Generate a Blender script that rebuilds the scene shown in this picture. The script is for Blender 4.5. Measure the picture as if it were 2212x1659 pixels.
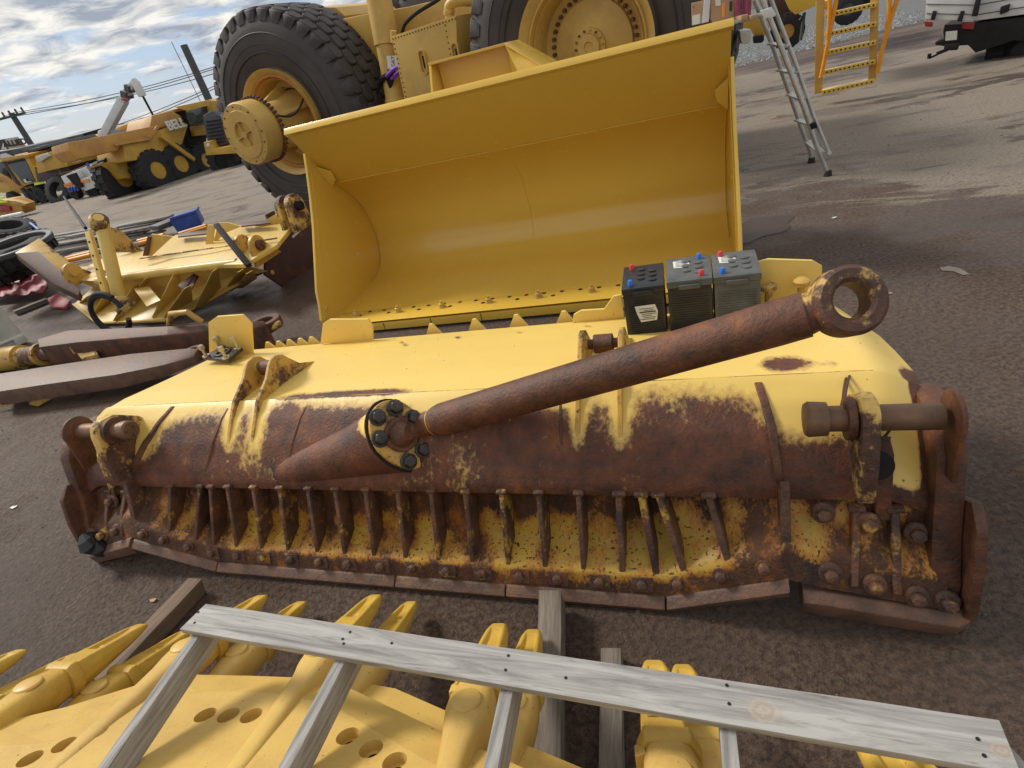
import bpy, bmesh, math, random
from math import sin, cos, pi, radians, sqrt, atan2, exp
from mathutils import Vector, Matrix, noise
random.seed(7)
SC = bpy.context.scene
for o in list(bpy.data.objects): bpy.data.objects.remove(o)
V = Vector
# ------------------------------------------------------------------ camera
FP = 1180.0; ROLL = radians(14.8); PITCH = radians(30.8); CH = 2.0     # focal length in units of a 2212 wide picture
cam_d = bpy.data.cameras.new('camera'); cam = bpy.data.objects.new('camera', cam_d); SC.collection.objects.link(cam)
r0 = V((1, 0, 0)); fw = V((0, cos(PITCH), -sin(PITCH))); up0 = V((0, sin(PITCH), cos(PITCH)))
cx = r0*cos(ROLL) - up0*sin(ROLL); cy = r0*sin(ROLL) + up0*cos(ROLL); cz = -fw
cam.matrix_world = Matrix(((cx.x, cy.x, cz.x, 0), (cx.y, cy.y, cz.y, 0), (cx.z, cy.z, cz.z, CH), (0, 0, 0, 1)))
cam_d.sensor_width = 36; cam_d.lens = 36*FP/2212; cam_d.clip_start = .05; cam_d.clip_end = 2000
SC.camera = cam
# ------------------------------------------------------------------ sky, sun, exposure
SUN_EL = radians(42); SUN_AZ = radians(-52)          # azimuth from +Y towards +X
W = bpy.data.worlds.new('World'); SC.world = W; W.use_nodes = True
nt = W.node_tree; nt.nodes.clear()
def nd(nt, t, **k):
    n = nt.nodes.new(t)
    for a, b in k.items():
        if a.startswith('i_'):
            key = a[2:]; key = int(key) if key.isdigit() else key.replace('_', ' ')
            n.inputs[key].default_value = b
        else: setattr(n, a, b)
    return n
def lk(nt, a, b): nt.links.new(a, b)
out = nd(nt, 'ShaderNodeOutputWorld')
sky = nd(nt, 'ShaderNodeTexSky', sky_type='NISHITA', sun_disc=False, sun_elevation=SUN_EL, sun_rotation=SUN_AZ)
bg = nd(nt, 'ShaderNodeBackground', i_Strength=.088)
tc = nd(nt, 'ShaderNodeTexCoord'); sep = nd(nt, 'ShaderNodeSeparateXYZ'); lk(nt, tc.outputs['Generated'], sep.inputs[0])
mz = nd(nt, 'ShaderNodeMath', operation='MAXIMUM', i_1=.0); lk(nt, sep.outputs[2], mz.inputs[0])
az = nd(nt, 'ShaderNodeMath', operation='ADD', i_1=.13); lk(nt, mz.outputs[0], az.inputs[0])
dx = nd(nt, 'ShaderNodeMath', operation='DIVIDE'); dy = nd(nt, 'ShaderNodeMath', operation='DIVIDE')
lk(nt, sep.outputs[0], dx.inputs[0]); lk(nt, az.outputs[0], dx.inputs[1]); lk(nt, sep.outputs[1], dy.inputs[0]); lk(nt, az.outputs[0], dy.inputs[1])
cmb = nd(nt, 'ShaderNodeCombineXYZ'); lk(nt, dx.outputs[0], cmb.inputs[0]); lk(nt, dy.outputs[0], cmb.inputs[1])
n1 = nd(nt, 'ShaderNodeTexNoise', i_Scale=2.3, i_Detail=9.0, i_Roughness=.62, i_Distortion=.35); lk(nt, cmb.outputs[0], n1.inputs['Vector'])
n2 = nd(nt, 'ShaderNodeTexNoise', i_Scale=3.4, i_Detail=8.0, i_Roughness=.6, i_Distortion=.6); lk(nt, cmb.outputs[0], n2.inputs['Vector'])
# more cloud higher up, blue towards the horizon
el = nd(nt, 'ShaderNodeMapRange', i_1=.04, i_2=.20, i_3=-.10, i_4=.24); lk(nt, sep.outputs[2], el.inputs[0])
cv = nd(nt, 'ShaderNodeMath', operation='ADD'); lk(nt, n1.outputs[0], cv.inputs[0]); lk(nt, el.outputs[0], cv.inputs[1])
cr = nd(nt, 'ShaderNodeMapRange', interpolation_type='SMOOTHSTEP', i_1=.42, i_2=.60); lk(nt, cv.outputs[0], cr.inputs[0])
cc = nd(nt, 'ShaderNodeValToRGB'); lk(nt, n2.outputs[0], cc.inputs[0])
cc.color_ramp.elements[0].position = .38; cc.color_ramp.elements[0].color = (3.9, 4.4, 5.3, 1)
cc.color_ramp.elements[1].position = .60; cc.color_ramp.elements[1].color = (10.5, 10.2, 9.4, 1)
mx = nd(nt, 'ShaderNodeMixRGB'); lk(nt, cr.outputs[0], mx.inputs[0]); lk(nt, cc.outputs[0], mx.inputs[2])
skm = nd(nt, 'ShaderNodeMixRGB', i_0=.45, i_2=(3.6, 5.2, 8.6, 1)); lk(nt, sky.outputs[0], skm.inputs[1]); lk(nt, skm.outputs[0], mx.inputs[1])
lk(nt, mx.outputs[0], bg.inputs[0]); lk(nt, bg.outputs[0], out.inputs[0])
sd = bpy.data.lights.new('sun', 'SUN'); sd.energy = 2.8; sd.angle = radians(14); sd.color = (1, .95, .86)
sun = bpy.data.objects.new('sun', sd); SC.collection.objects.link(sun)
sdir = V((sin(SUN_AZ)*cos(SUN_EL), cos(SUN_AZ)*cos(SUN_EL), sin(SUN_EL)))
sun.rotation_euler = sdir.to_track_quat('Z', 'Y').to_euler()
SC.view_settings.view_transform = 'Standard'; SC.view_settings.look = 'None'
SC.view_settings.gamma = 1; SC.view_settings.exposure = 0.10
# ------------------------------------------------------------------ measuring helpers (surveyed points on real planes)
def ray(px, py):
    a = px-1106; b = py-829.5
    u = a*cos(ROLL)-b*sin(ROLL); v = a*sin(ROLL)+b*cos(ROLL)
    return V((u, FP*cos(PITCH)-v*sin(PITCH), -(FP*sin(PITCH)+v*cos(PITCH))))
EYE = V((0, 0, CH))
def G(px, py, z=0.0):
    d = ray(px, py); return EYE + d*((z-CH)/d.z)
class Frame:
    def __init__(s, o, ang):
        s.o = V((o[0], o[1], 0)); a = radians(ang); s.e1 = V((cos(a), sin(a), 0)); s.e2 = V((-sin(a), cos(a), 0)); s.ang = a
    def P(s, t, sv, z): return s.o + s.e1*t + s.e2*sv + V((0, 0, z))
    def S(s, px, py, sv):
        d = ray(px, py); k = (sv + (s.o-EYE).dot(s.e2))/d.dot(s.e2); return EYE + d*k
    def T(s, px, py, tv):
        d = ray(px, py); k = (tv + (s.o-EYE).dot(s.e1))/d.dot(s.e1); return EYE + d*k
    def loc(s, p):
        q = p-s.o; return V((q.dot(s.e1), q.dot(s.e2), p.z))
def PL(px, py, P0, n):
    d = ray(px, py); return EYE + d*((V(P0)-EYE).dot(n)/d.dot(n))
FB = Frame((-.457, 1.660), -22.4)         # foreground blade
FK = Frame((-1.663, 5.233), -22.4)        # yellow loader bucket
# ------------------------------------------------------------------ materials
MATS = {}
def newmat(name):
    m = bpy.data.materials.new(name); m.use_nodes = True; t = m.node_tree
    b = t.nodes['Principled BSDF']; MATS[name] = m
    return m, t, b
def simple(name, col, rough=.6, metal=0, var=.15, scale=8, bump=.15, bscale=60, spec=.5, coat=0):
    m, t, b = newmat(name)
    c = nd(t, 'ShaderNodeTexCoord'); n = nd(t, 'ShaderNodeTexNoise', i_Scale=scale, i_Detail=6.0, i_Roughness=.6); lk(t, c.outputs['Object'], n.inputs['Vector'])
    r = nd(t, 'ShaderNodeValToRGB'); lk(t, n.outputs[0], r.inputs[0])
    r.color_ramp.elements[0].position = .3; r.color_ramp.elements[1].position = .7
    r.color_ramp.elements[0].color = tuple(max(0, x*(1-var)) for x in col)+(1,); r.color_ramp.elements[1].color = tuple(min(1, x*(1+var)) for x in col)+(1,)
    lk(t, r.outputs[0], b.inputs['Base Color']); b.inputs['Roughness'].default_value = rough; b.inputs['Metallic'].default_value = metal
    b.inputs['Specular IOR Level'].default_value = spec; b.inputs['Coat Weight'].default_value = coat
    if bump:
        n3 = nd(t, 'ShaderNodeTexNoise', i_Scale=bscale, i_Detail=4.0); lk(t, c.outputs['Object'], n3.inputs['Vector'])
        bp = nd(t, 'ShaderNodeBump', i_Strength=bump, i_Distance=.01); lk(t, n3.outputs[0], bp.inputs['Height']); lk(t, bp.outputs[0], b.inputs['Normal'])
    return m
def paint(name, base, rust=.0, attr=False, chips=.0, cscale=45, s1=2.2, rough=.42, rr=.62, dark=(.050, .026, .020), mid=(.105, .045, .028), hot=(.30, .105, .02), hotamt=.25, dirt=.25, bump=.3, stretch=(1, 1, 1), soft=.12, dirtcol=(.16, .11, .06), coat=.0, n2amp=.35, stain=.35, staincol=(.42, .20, .035)):
    """painted steel that has rusted through where noise (and the painted rust attribute) say so"""
    m, t, b = newmat(name)
    c = nd(t, 'ShaderNodeTexCoord'); mp = nd(t, 'ShaderNodeMapping'); mp.inputs['Scale'].default_value = stretch; lk(t, c.outputs['Object'], mp.inputs[0])
    n1 = nd(t, 'ShaderNodeTexNoise', i_Scale=s1, i_Detail=10.0, i_Roughness=.68); lk(t, mp.outputs[0], n1.inputs['Vector'])
    n2 = nd(t, 'ShaderNodeTexNoise', i_Scale=cscale, i_Detail=5.0, i_Roughness=.7); lk(t, mp.outputs[0], n2.inputs['Vector'])
    a = nd(t, 'ShaderNodeMath', operation='MULTIPLY_ADD', i_1=n2amp, i_2=-n2amp/2); lk(t, n2.outputs[0], a.inputs[0])
    s = nd(t, 'ShaderNodeMath', operation='ADD'); lk(t, n1.outputs[0], s.inputs[0]); lk(t, a.outputs[0], s.inputs[1])
    s2 = nd(t, 'ShaderNodeMath', operation='ADD', i_1=rust); lk(t, s.outputs[0], s2.inputs[0]); last = s2
    if attr:
        at = nd(t, 'ShaderNodeAttribute', attribute_name='rust'); s3 = nd(t, 'ShaderNodeMath', operation='ADD'); lk(t, s2.outputs[0], s3.inputs[0]); lk(t, at.outputs['Fac'], s3.inputs[1]); last = s3
    mr = nd(t, 'ShaderNodeMapRange', interpolation_type='SMOOTHSTEP', i_1=1.0-soft/2, i_2=1.0+soft/2); lk(t, last.outputs[0], mr.inputs[0])
    mask = mr.outputs[0]
    if chips > 0:
        vo = nd(t, 'ShaderNodeTexNoise', i_Scale=cscale*.9, i_Detail=3.0, i_Roughness=.55); lk(t, c.outputs['Object'], vo.inputs['Vector'])
        k = nd(t, 'ShaderNodeMapRange', i_1=.74-chips*.16, i_2=.77-chips*.16); lk(t, vo.outputs[0], k.inputs[0])
        mm = nd(t, 'ShaderNodeMath', operation='MAXIMUM'); lk(t, mask, mm.inputs[0]); lk(t, k.outputs[0], mm.inputs[1]); mask = mm.outputs[0]
    rc = nd(t, 'ShaderNodeValToRGB'); n4 = nd(t, 'ShaderNodeTexNoise', i_Scale=7.0, i_Detail=9.0, i_Roughness=.75); lk(t, mp.outputs[0], n4.inputs['Vector']); lk(t, n4.outputs[0], rc.inputs[0])
    e = rc.color_ramp.elements; e[0].position = .36; e[0].color = dark+(1,); e[1].position = .56; e[1].color = mid+(1,)
    q = e.new(.60+.2*(1-hotamt)); q.color = hot+(1,)
    pc = nd(t, 'ShaderNodeMixRGB', i_1=base+(1,), i_2=dirtcol+(1,)); n5 = nd(t, 'ShaderNodeTexNoise', i_Scale=1.3, i_Detail=10.0, i_Roughness=.72); lk(t, c.outputs['Object'], n5.inputs['Vector'])
    dm = nd(t, 'ShaderNodeMapRange', i_1=.45, i_2=.85, i_3=0.0, i_4=dirt*1.6); lk(t, n5.outputs[0], dm.inputs[0]); lk(t, dm.outputs[0], pc.inputs[0])
    sm = nd(t, 'ShaderNodeMapRange', interpolation_type='SMOOTHSTEP', i_1=.80-soft/2, i_2=1.02-soft/2, i_3=0.0, i_4=stain); lk(t, last.outputs[0], sm.inputs[0])
    st_ = nd(t, 'ShaderNodeMixRGB', i_2=staincol+(1,)); lk(t, sm.outputs[0], st_.inputs[0]); lk(t, pc.outputs[0], st_.inputs[1])
    mx = nd(t, 'ShaderNodeMixRGB'); lk(t, mask, mx.inputs[0]); lk(t, st_.outputs[0], mx.inputs[1]); lk(t, rc.outputs[0], mx.inputs[2])
    lk(t, mx.outputs[0], b.inputs['Base Color'])
    ro = nd(t, 'ShaderNodeMapRange', i_3=rough, i_4=rr); lk(t, mask, ro.inputs[0])
    rv = nd(t, 'ShaderNodeMath', operation='MULTIPLY_ADD', i_1=.25, i_2=-.12); lk(t, n4.outputs[0], rv.inputs[0]); ra = nd(t, 'ShaderNodeMath', operation='ADD'); lk(t, rv.outputs[0], ra.inputs[0]); lk(t, ro.outputs[0], ra.inputs[1]); lk(t, ra.outputs[0], b.inputs['Roughness'])
    b.inputs['Coat Weight'].default_value = coat
    h = nd(t, 'ShaderNodeMath', operation='MULTIPLY_ADD', i_1=-1.2); lk(t, mask, h.inputs[0])
    n6 = nd(t, 'ShaderNodeTexNoise', i_Scale=70.0, i_Detail=5.0, i_Roughness=.65); lk(t, c.outputs['Object'], n6.inputs['Vector'])
    hm = nd(t, 'ShaderNodeMath', operation='MULTIPLY'); ad = nd(t, 'ShaderNodeMath', operation='MULTIPLY_ADD', i_1=2.2, i_2=.35); lk(t, mask, ad.inputs[0]); lk(t, n6.outputs[0], hm.inputs[0]); lk(t, ad.outputs[0], hm.inputs[1]); lk(t, hm.outputs[0], h.inputs[2])
    bp = nd(t, 'ShaderNodeBump', i_Strength=bump, i_Distance=.004); lk(t, h.outputs[0], bp.inputs['Height']); lk(t, bp.outputs[0], b.inputs['Normal'])
    return m
YN = (.60, .365, .052); YB = (.80, .56, .145); YD = (.66, .45, .11); YT = (.58, .37, .085)
paint('bucket_paint', (.72, .46, .068), rust=.04, rough=.24, dirt=.06, bump=.04, s1=2.0, cscale=90, coat=.25)
paint('blade_paint', YB, mid=(.140, .047, .023), dark=(.048, .020, .013), rust=.02, attr=True, chips=.12, rough=.40, s1=3.2, cscale=38, dirt=.08, bump=.5, soft=.34, stretch=(1, .8, .8), hotamt=.1, n2amp=.9, stain=.45, staincol=(.40, .22, .07))
paint('recess_paint', (.56, .34, .04), rust=.30, attr=True, chips=.8, rough=.5, s1=9.0, cscale=75, dirt=.5, bump=.8, hot=(.36, .12, .012), hotamt=.7, mid=(.12, .045, .016), dark=(.035, .018, .012), soft=.30, n2amp=.9, stain=.85, staincol=(.42, .17, .02), stretch=(1.3, 1, .6), dirtcol=(.13, .085, .03))
paint('rust', YB, rust=.95, rough=.5, rr=.56, s1=3, bump=.55, hotamt=.12, dark=(.046, .021, .013), mid=(.135, .050, .024))
paint('rust_worn', YB, rust=.52, rough=.5, rr=.6, s1=4, bump=.7, hotamt=.2, dark=(.05, .026, .02), mid=(.12, .055, .035))
paint('rib_rust', (.60, .38, .05), rust=.62, rough=.5, rr=.6, s1=6, chips=.2, bump=.9, hotamt=.3, dark=(.045, .028, .022), mid=(.16, .075, .045))
paint('edge_rust', YB, rust=.95, rough=.5, rr=.5, s1=3, bump=.5, hotamt=.05, dark=(.085, .047, .033), mid=(.165, .088, .056))
paint('old_paint', YD, rust=.24, chips=.18, rough=.42, s1=3.5, cscale=30, dirt=.25, bump=.4)
paint('old_paint_rusty', (.60, .38, .08), rust=.44, chips=.3, rough=.45, s1=3.0, cscale=30, dirt=.3, bump=.5)
paint('plate_rust', YD, rust=.85, rough=.5, rr=.5, s1=2, bump=.3, hotamt=.0, dark=(.065, .030, .024), mid=(.10, .045, .033))
paint('truck_paint', YT, rust=.16, chips=.05, rough=.5, s1=2.5, cscale=25, dirt=.45, bump=.3, dirtcol=(.22, .12, .06))
paint('lip_paint', (.68, .45, .12), rust=.22, chips=.22, rough=.42, s1=4, cscale=60, dirt=.45, bump=.7, dirtcol=(.34, .19, .06))
paint('tooth_paint', (.64, .41, .065), rust=.27, chips=.18, rough=.45, s1=6, cscale=70, dirt=.5, bump=.9, dirtcol=(.28, .15, .04), hot=(.38, .17, .03))
paint('far_yellow', (.56, .33, .045), rust=.12, chips=.0, rough=.5, s1=1.2, cscale=12, dirt=.5, bump=.1)
paint('far_rusty', (.52, .28, .06), rust=.30, chips=.0, rough=.55, s1=.9, cscale=9, dirt=.8, bump=.1, dirtcol=(.30, .13, .07))
simple('rubber', (.050, .043, .042), .72, var=.35, scale=3, bump=.5, bscale=45)
simple('rubber_side', (.052, .041, .038), .62, var=.3, scale=2, bump=.2, bscale=30)
simple('far_rubber', (.020, .020, .022), .8, var=.3)
simple('wire_rust', (.09, .045, .03), .6, .3)
simple('steel_grease', (.055, .05, .045), .38, .6, var=.4, scale=20)
simple('bronze_grime', (.15, .085, .05), .5, .35, var=.35, scale=12)
simple('steel_bright', (.42, .38, .30), .32, .8, var=.3, scale=15)
simple('black_plastic', (.016, .017, .02), .42, var=.5, scale=14, bump=.1)
simple('grey_plastic', (.085, .09, .088), .55, var=.35, scale=12)
simple('cap_red', (.62, .05, .05), .4, var=.05); simple('cap_blue', (.02, .16, .62), .4, var=.05)
simple('paper', (.66, .66, .62), .6, var=.08, scale=20, bump=0); simple('ink', (.03, .03, .03), .6, bump=0)
simple('aluminium', (.42, .41, .39), .42, .75, var=.2, scale=10, bump=.1)
simple('white_paint', (.62, .63, .63), .45, var=.1, scale=2, bump=.05)
simple('dirty_white', (.50, .50, .45), .5, var=.2, scale=3)
simple('black_metal', (.014, .013, .013), .7, var=.3, spec=.3); simple('dark_grey', (.06, .062, .07), .5, var=.3)
simple('cardboard', (.42, .27, .16), .8, var=.08, scale=5, bump=.05); simple('pink_rubber', (.26, .05, .10), .5, var=.3, scale=25)
simple('red_sheet', (.34, .03, .045), .45, var=.5, scale=3); simple('blue_plastic', (.03, .08, .35), .45, var=.25, scale=4)
simple('orange_plastic', (.78, .30, .015), .45, var=.1); simple('purple', (.20, .05, .50), .6, var=.2)
simple('lime', (.62, .85, .03), .5, var=.05); simple('tail_red', (.30, .03, .03), .3, var=.1); simple('chevron_orange', (.85, .30, .04), .5, var=.05); simple('blue_paint', (.03, .08, .42), .5, var=.1)
simple('pole_grey', (.07, .08, .085), .8, var=.2); simple('red_line', (.65, .07, .04), .5, var=.1, bump=0); simple('brown_paint', (.06, .03, .025), .5)
m, t, b = newmat('glass'); b.inputs['Base Color'].default_value = (.03, .045, .045, 1); b.inputs['Roughness'].default_value = .08; b.inputs['Specular IOR Level'].default_value = .8
def wood(name, c1, c2, axis=0, sc=18, rough=.75, dark=(.06, .05, .045)):
    m, t, b = newmat(name); c = nd(t, 'ShaderNodeTexCoord'); mp = nd(t, 'ShaderNodeMapping'); s = [sc, sc, sc]; s[axis] = sc*.07
    mp.inputs['Scale'].default_value = s; lk(t, c.outputs['Object'], mp.inputs[0])
    n = nd(t, 'ShaderNodeTexNoise', i_Scale=1.6, i_Detail=9.0, i_Roughness=.65, i_Distortion=1.2); lk(t, mp.outputs[0], n.inputs['Vector'])
    n2 = nd(t, 'ShaderNodeTexNoise', i_Scale=8.0, i_Detail=4.0, i_Roughness=.7); lk(t, mp.outputs[0], n2.inputs['Vector'])
    r = nd(t, 'ShaderNodeValToRGB'); lk(t, n.outputs[0], r.inputs[0]); e = r.color_ramp.elements; e[0].position = .33; e[0].color = c1+(1,); e[1].position = .62; e[1].color = c2+(1,)
    r2 = nd(t, 'ShaderNodeMapRange', i_1=.60, i_2=.72, i_3=0.0, i_4=.55); lk(t, n2.outputs[0], r2.inputs[0])
    mx = nd(t, 'ShaderNodeMixRGB', i_2=dark+(1,)); lk(t, r2.outputs[0], mx.inputs[0]); lk(t, r.outputs[0], mx.inputs[1]); lk(t, mx.outputs[0], b.inputs['Base Color'])
    b.inputs['Roughness'].default_value = rough; bp = nd(t, 'ShaderNodeBump', i_Strength=.5, i_Distance=.002); lk(t, n2.outputs[0], bp.inputs['Height']); lk(t, bp.outputs[0], b.inputs['Normal'])
wood('wood_grey', (.15, .14, .13), (.40, .385, .365), 0)
wood('wood_rail', (.30, .23, .18), (.47, .42, .36), 1)
wood('wood_old', (.07, .055, .04), (.22, .185, .145), 0, sc=22)
wood('wood_brown', (.07, .042, .025), (.20, .13, .08), 0, sc=22)
wood('wood_far', (.10, .09, .08), (.30, .28, .26), 0, sc=6)
# ground
m, t, b = newmat('yard_ground')
c = nd(t, 'ShaderNodeTexCoord')
def NZ(scale, det=8.0, ro=.6, di=0.0, vec=None):
    n = nd(t, 'ShaderNodeTexNoise', i_Scale=scale, i_Detail=det, i_Roughness=ro, i_Distortion=di); lk(t, vec or c.outputs['Object'], n.inputs['Vector']); return n.outputs[0]
def MR(inp, a, b_, c_=0.0, d=1.0, sm=True):
    n = nd(t, 'ShaderNodeMapRange', i_1=a, i_2=b_, i_3=c_, i_4=d)
    if sm: n.interpolation_type = 'SMOOTHSTEP'
    lk(t, inp, n.inputs[0]); return n.outputs[0]
def MIX(f, a, b_, bt='MIX'):
    n = nd(t, 'ShaderNodeMixRGB', blend_type=bt)
    for i, x in ((0, f), (1, a), (2, b_)):
        if isinstance(x, tuple): n.inputs[i].default_value = x+(1,) if len(x) == 3 else x
        elif isinstance(x, float): n.inputs[i].default_value = x
        else: lk(t, x, n.inputs[i])
    return n.outputs[0]
def MA(op, a, b_):
    n = nd(t, 'ShaderNodeMath', operation=op)
    for i, x in ((0, a), (1, b_)):
        if isinstance(x, float): n.inputs[i].default_value = x
        else: lk(t, x, n.inputs[i])
    return n.outputs[0]
mp = nd(t, 'ShaderNodeMapping'); mp.inputs['Rotation'].default_value = (0, 0, radians(22.4)); lk(t, c.outputs['Object'], mp.inputs[0])   # y axis now runs away from the blade
sp = nd(t, 'ShaderNodeSeparateXYZ'); lk(t, mp.outputs[0], sp.inputs[0])
mp2 = nd(t, 'ShaderNodeMapping'); mp2.inputs['Scale'].default_value = (.45, 1.2, 1); lk(t, mp.outputs[0], mp2.inputs[0]); STR = mp2.outputs[0]
big = NZ(.45, 7.0, .6, .4, STR); mid_ = NZ(1.6, 8.0, .65, .5, STR); fine = NZ(38.0, 6.0, .7); grit = NZ(150.0, 3.0, .6)
yq = MA('ADD', sp.outputs[1], MA('MULTIPLY', MA('MAXIMUM', sp.outputs[0], 0.0), .6))
dist = MA('ADD', MA('MULTIPLY', yq, .155), MA('MULTIPLY', MA('SUBTRACT', mid_, .5), .9))
drymask = MR(dist, 1.10, 1.18)                        # far part of the yard has dried out
spots = MR(MA('ADD', mid_, MA('MULTIPLY', big, .55)), .84, .90)    # leftover wet patches
dry = MA('MULTIPLY', drymask, MA('SUBTRACT', 1.0, spots))
dirt_near = MIX(MR(fine, .35, .65), (.046, .026, .016), (.150, .095, .064))
dirt_near = MIX(MR(big, .45, .62, 0.0, .6), dirt_near, (.070, .048, .038))
dirt_far = MIX(MR(fine, .35, .65), (.20, .162, .125), (.31, .262, .21))
dirt_far = MIX(MR(NZ(.9, 8.0, .7, .3, STR), .5, .62, 0.0, .6), dirt_far, (.115, .088, .075))
track = MR(MA('ADD', yq, MA('MULTIPLY', MA('SUBTRACT', mid_, .5), 5.0)), 18.4, 19.4); track = MA('MULTIPLY', track, MR(sp.outputs[0], -4.0, -1.0))
dirt_far = MIX(track, dirt_far, MIX(MR(NZ(.8, 8.0, .7, .2, STR), .4, .6), (.085, .058, .050), (.15, .11, .092)))
col = MIX(dry, dirt_near, dirt_far)
col = MIX(MR(grit, .60, .70, 0.0, .6), col, (.24, .20, .17)); col = MIX(MR(NZ(75.0, 4.0, .6), .60, .68, 0.0, .55), col, (.022, .017, .015))
lk(t, col, b.inputs['Base Color'])
wet = MR(NZ(1.1, 7.0, .6), .46, .60)
rg = MIX(dry, MIX(wet, (.38, .38, .38), (.72, .72, .72)), (.85, .85, .85)); lk(t, rg, b.inputs['Roughness'])
b.inputs['Specular IOR Level'].default_value = .4
hh = MA('ADD', MA('MULTIPLY', fine, 1.0), MA('MULTIPLY', grit, .4)); hh = MA('ADD', hh, MA('MULTIPLY', NZ(9.0, 6.0, .65), 1.6))
bp = nd(t, 'ShaderNodeBump', i_Strength=1.0, i_Distance=.022); lk(t, hh, bp.inputs['Height']); lk(t, bp.outputs[0], b.inputs['Normal'])
simple('spill', (.21, .18, .15), .8)
simple('puddle', (.040, .020, .012), .42, var=.2, bump=.03)
simple('stone', (.10, .085, .075), .8, var=.5, scale=30, bump=.2); simple('gravel', (.12, .122, .122), .85, var=.85, scale=22, bump=1.0, bscale=30)
# ------------------------------------------------------------------ mesh helper
class MB:
    def __init__(s): s.v = []; s.f = []
    def add(s, vs, fs):
        k = len(s.v); s.v += [V(a) for a in vs]; s.f += [tuple(i+k for i in f) for f in fs]; return s
    def hull8(s, p):      # p: 4 bottom + 4 top
        return s.add(p, [(3, 2, 1, 0), (4, 5, 6, 7), (0, 1, 5, 4), (1, 2, 6, 5), (2, 3, 7, 6), (3, 0, 4, 7)])
    def box(s, c, sz, M=None):
        x, y, z = (a/2 for a in sz); p = [V((i*x, j*y, k*z)) for k in (-1, 1) for i, j in ((-1, -1), (1, -1), (1, 1), (-1, 1))]
        if M: p = [M @ a for a in p]
        c = V(c); return s.hull8([a+c for a in p])
    def prism(s, poly, ext):      # flat polygon + thickness vector
        poly = [V(a) for a in poly]; ext = V(ext); n = len(poly)
        s.add(poly+[a+ext for a in poly], [tuple(range(n))[::-1], tuple(range(n, 2*n))]+[(i, (i+1) % n, (i+1) % n+n, i+n) for i in range(n)]); return s
    def bar(s, a, b, w, h, up=(0, 0, 1)):     # rectangular bar from a to b
        a = V(a); b = V(b); d = (b-a).normalized(); x = d.cross(V(up)).normalized()*w/2; y = x.cross(d).normalized()*h/2
        return s.hull8([a-x-y, a+x-y, a+x+y, a-x+y, b-x-y, b+x-y, b+x+y, b-x+y])
    def tube(s, pts, r, n=16, cap=True):
        pts = [V(p) for p in pts]; rs = r if isinstance(r, (list, tuple)) else [r]*len(pts); k0 = len(s.v); prev = None
        for i, p in enumerate(pts):
            d = (pts[min(i+1, len(pts)-1)]-pts[max(i-1, 0)]).normalized()
            if prev is None: x = d.orthogonal().normalized()
            else: x = (prev-d*prev.dot(d)).normalized()
            prev = x; y = d.cross(x)
            s.v += [p+(x*cos(2*pi*j/n)+y*sin(2*pi*j/n))*rs[i] for j in range(n)]
        for i in range(len(pts)-1):
            for j in range(n):
                a = k0+i*n; s.f.append((a+j, a+(j+1) % n, a+n+(j+1) % n, a+n+j))
        if cap:
            s.f.append(tuple(k0+j for j in range(n))[::-1]); s.f.append(tuple(k0+(len(pts)-1)*n+j for j in range(n)))
        return s
    def lathe(s, prof, c, axis, n=48, close=False):    # prof: (distance along axis, radius)
        c = V(c); ax = V(axis).normalized(); x = ax.orthogonal().normalized(); y = ax.cross(x); k0 = len(s.v); m = len(prof)
        for (h, r) in prof: s.v += [c+ax*h+(x*cos(2*pi*j/n)+y*sin(2*pi*j/n))*r for j in range(n)]
        for i in range(m if close else m-1):
            for j in range(n):
                a = k0+i*n; b_ = k0+((i+1) % m)*n; s.f.append((a+j, a+(j+1) % n, b_+(j+1) % n, b_+j))
        if not close:
            if prof[0][1] > 1e-6: s.f.append(tuple(k0+j for j in range(n))[::-1])
            if prof[-1][1] > 1e-6: s.f.append(tuple(k0+(m-1)*n+j for j in range(n)))
        return s
    def hexbolt(s, c, axis, r, h, wash=1.35):
        ax = V(axis).normalized()
        if wash: s.lathe([(-.002, r*wash), (h*.22, r*wash)], c, ax, 14)
        return s.lathe([(h*.2, r), (h*.85, r), (h, r*.82)], c, ax, 6)
    def ring(s, c, axis, R, r, h, n=40, bev=.12):
        e = (R-r)*bev; return s.lathe([(-h/2, r+e), (-h/2, R-e), (-h/2+e, R), (h/2-e, R), (h/2, R-e), (h/2, r+e), (h/2-e, r), (-h/2+e, r)], c, axis, n, True)
    def xf(s, M): s.v = [M @ a for a in s.v]; return s
    def join(s, o): return s.add(o.v, o.f)
ALL = []
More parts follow.
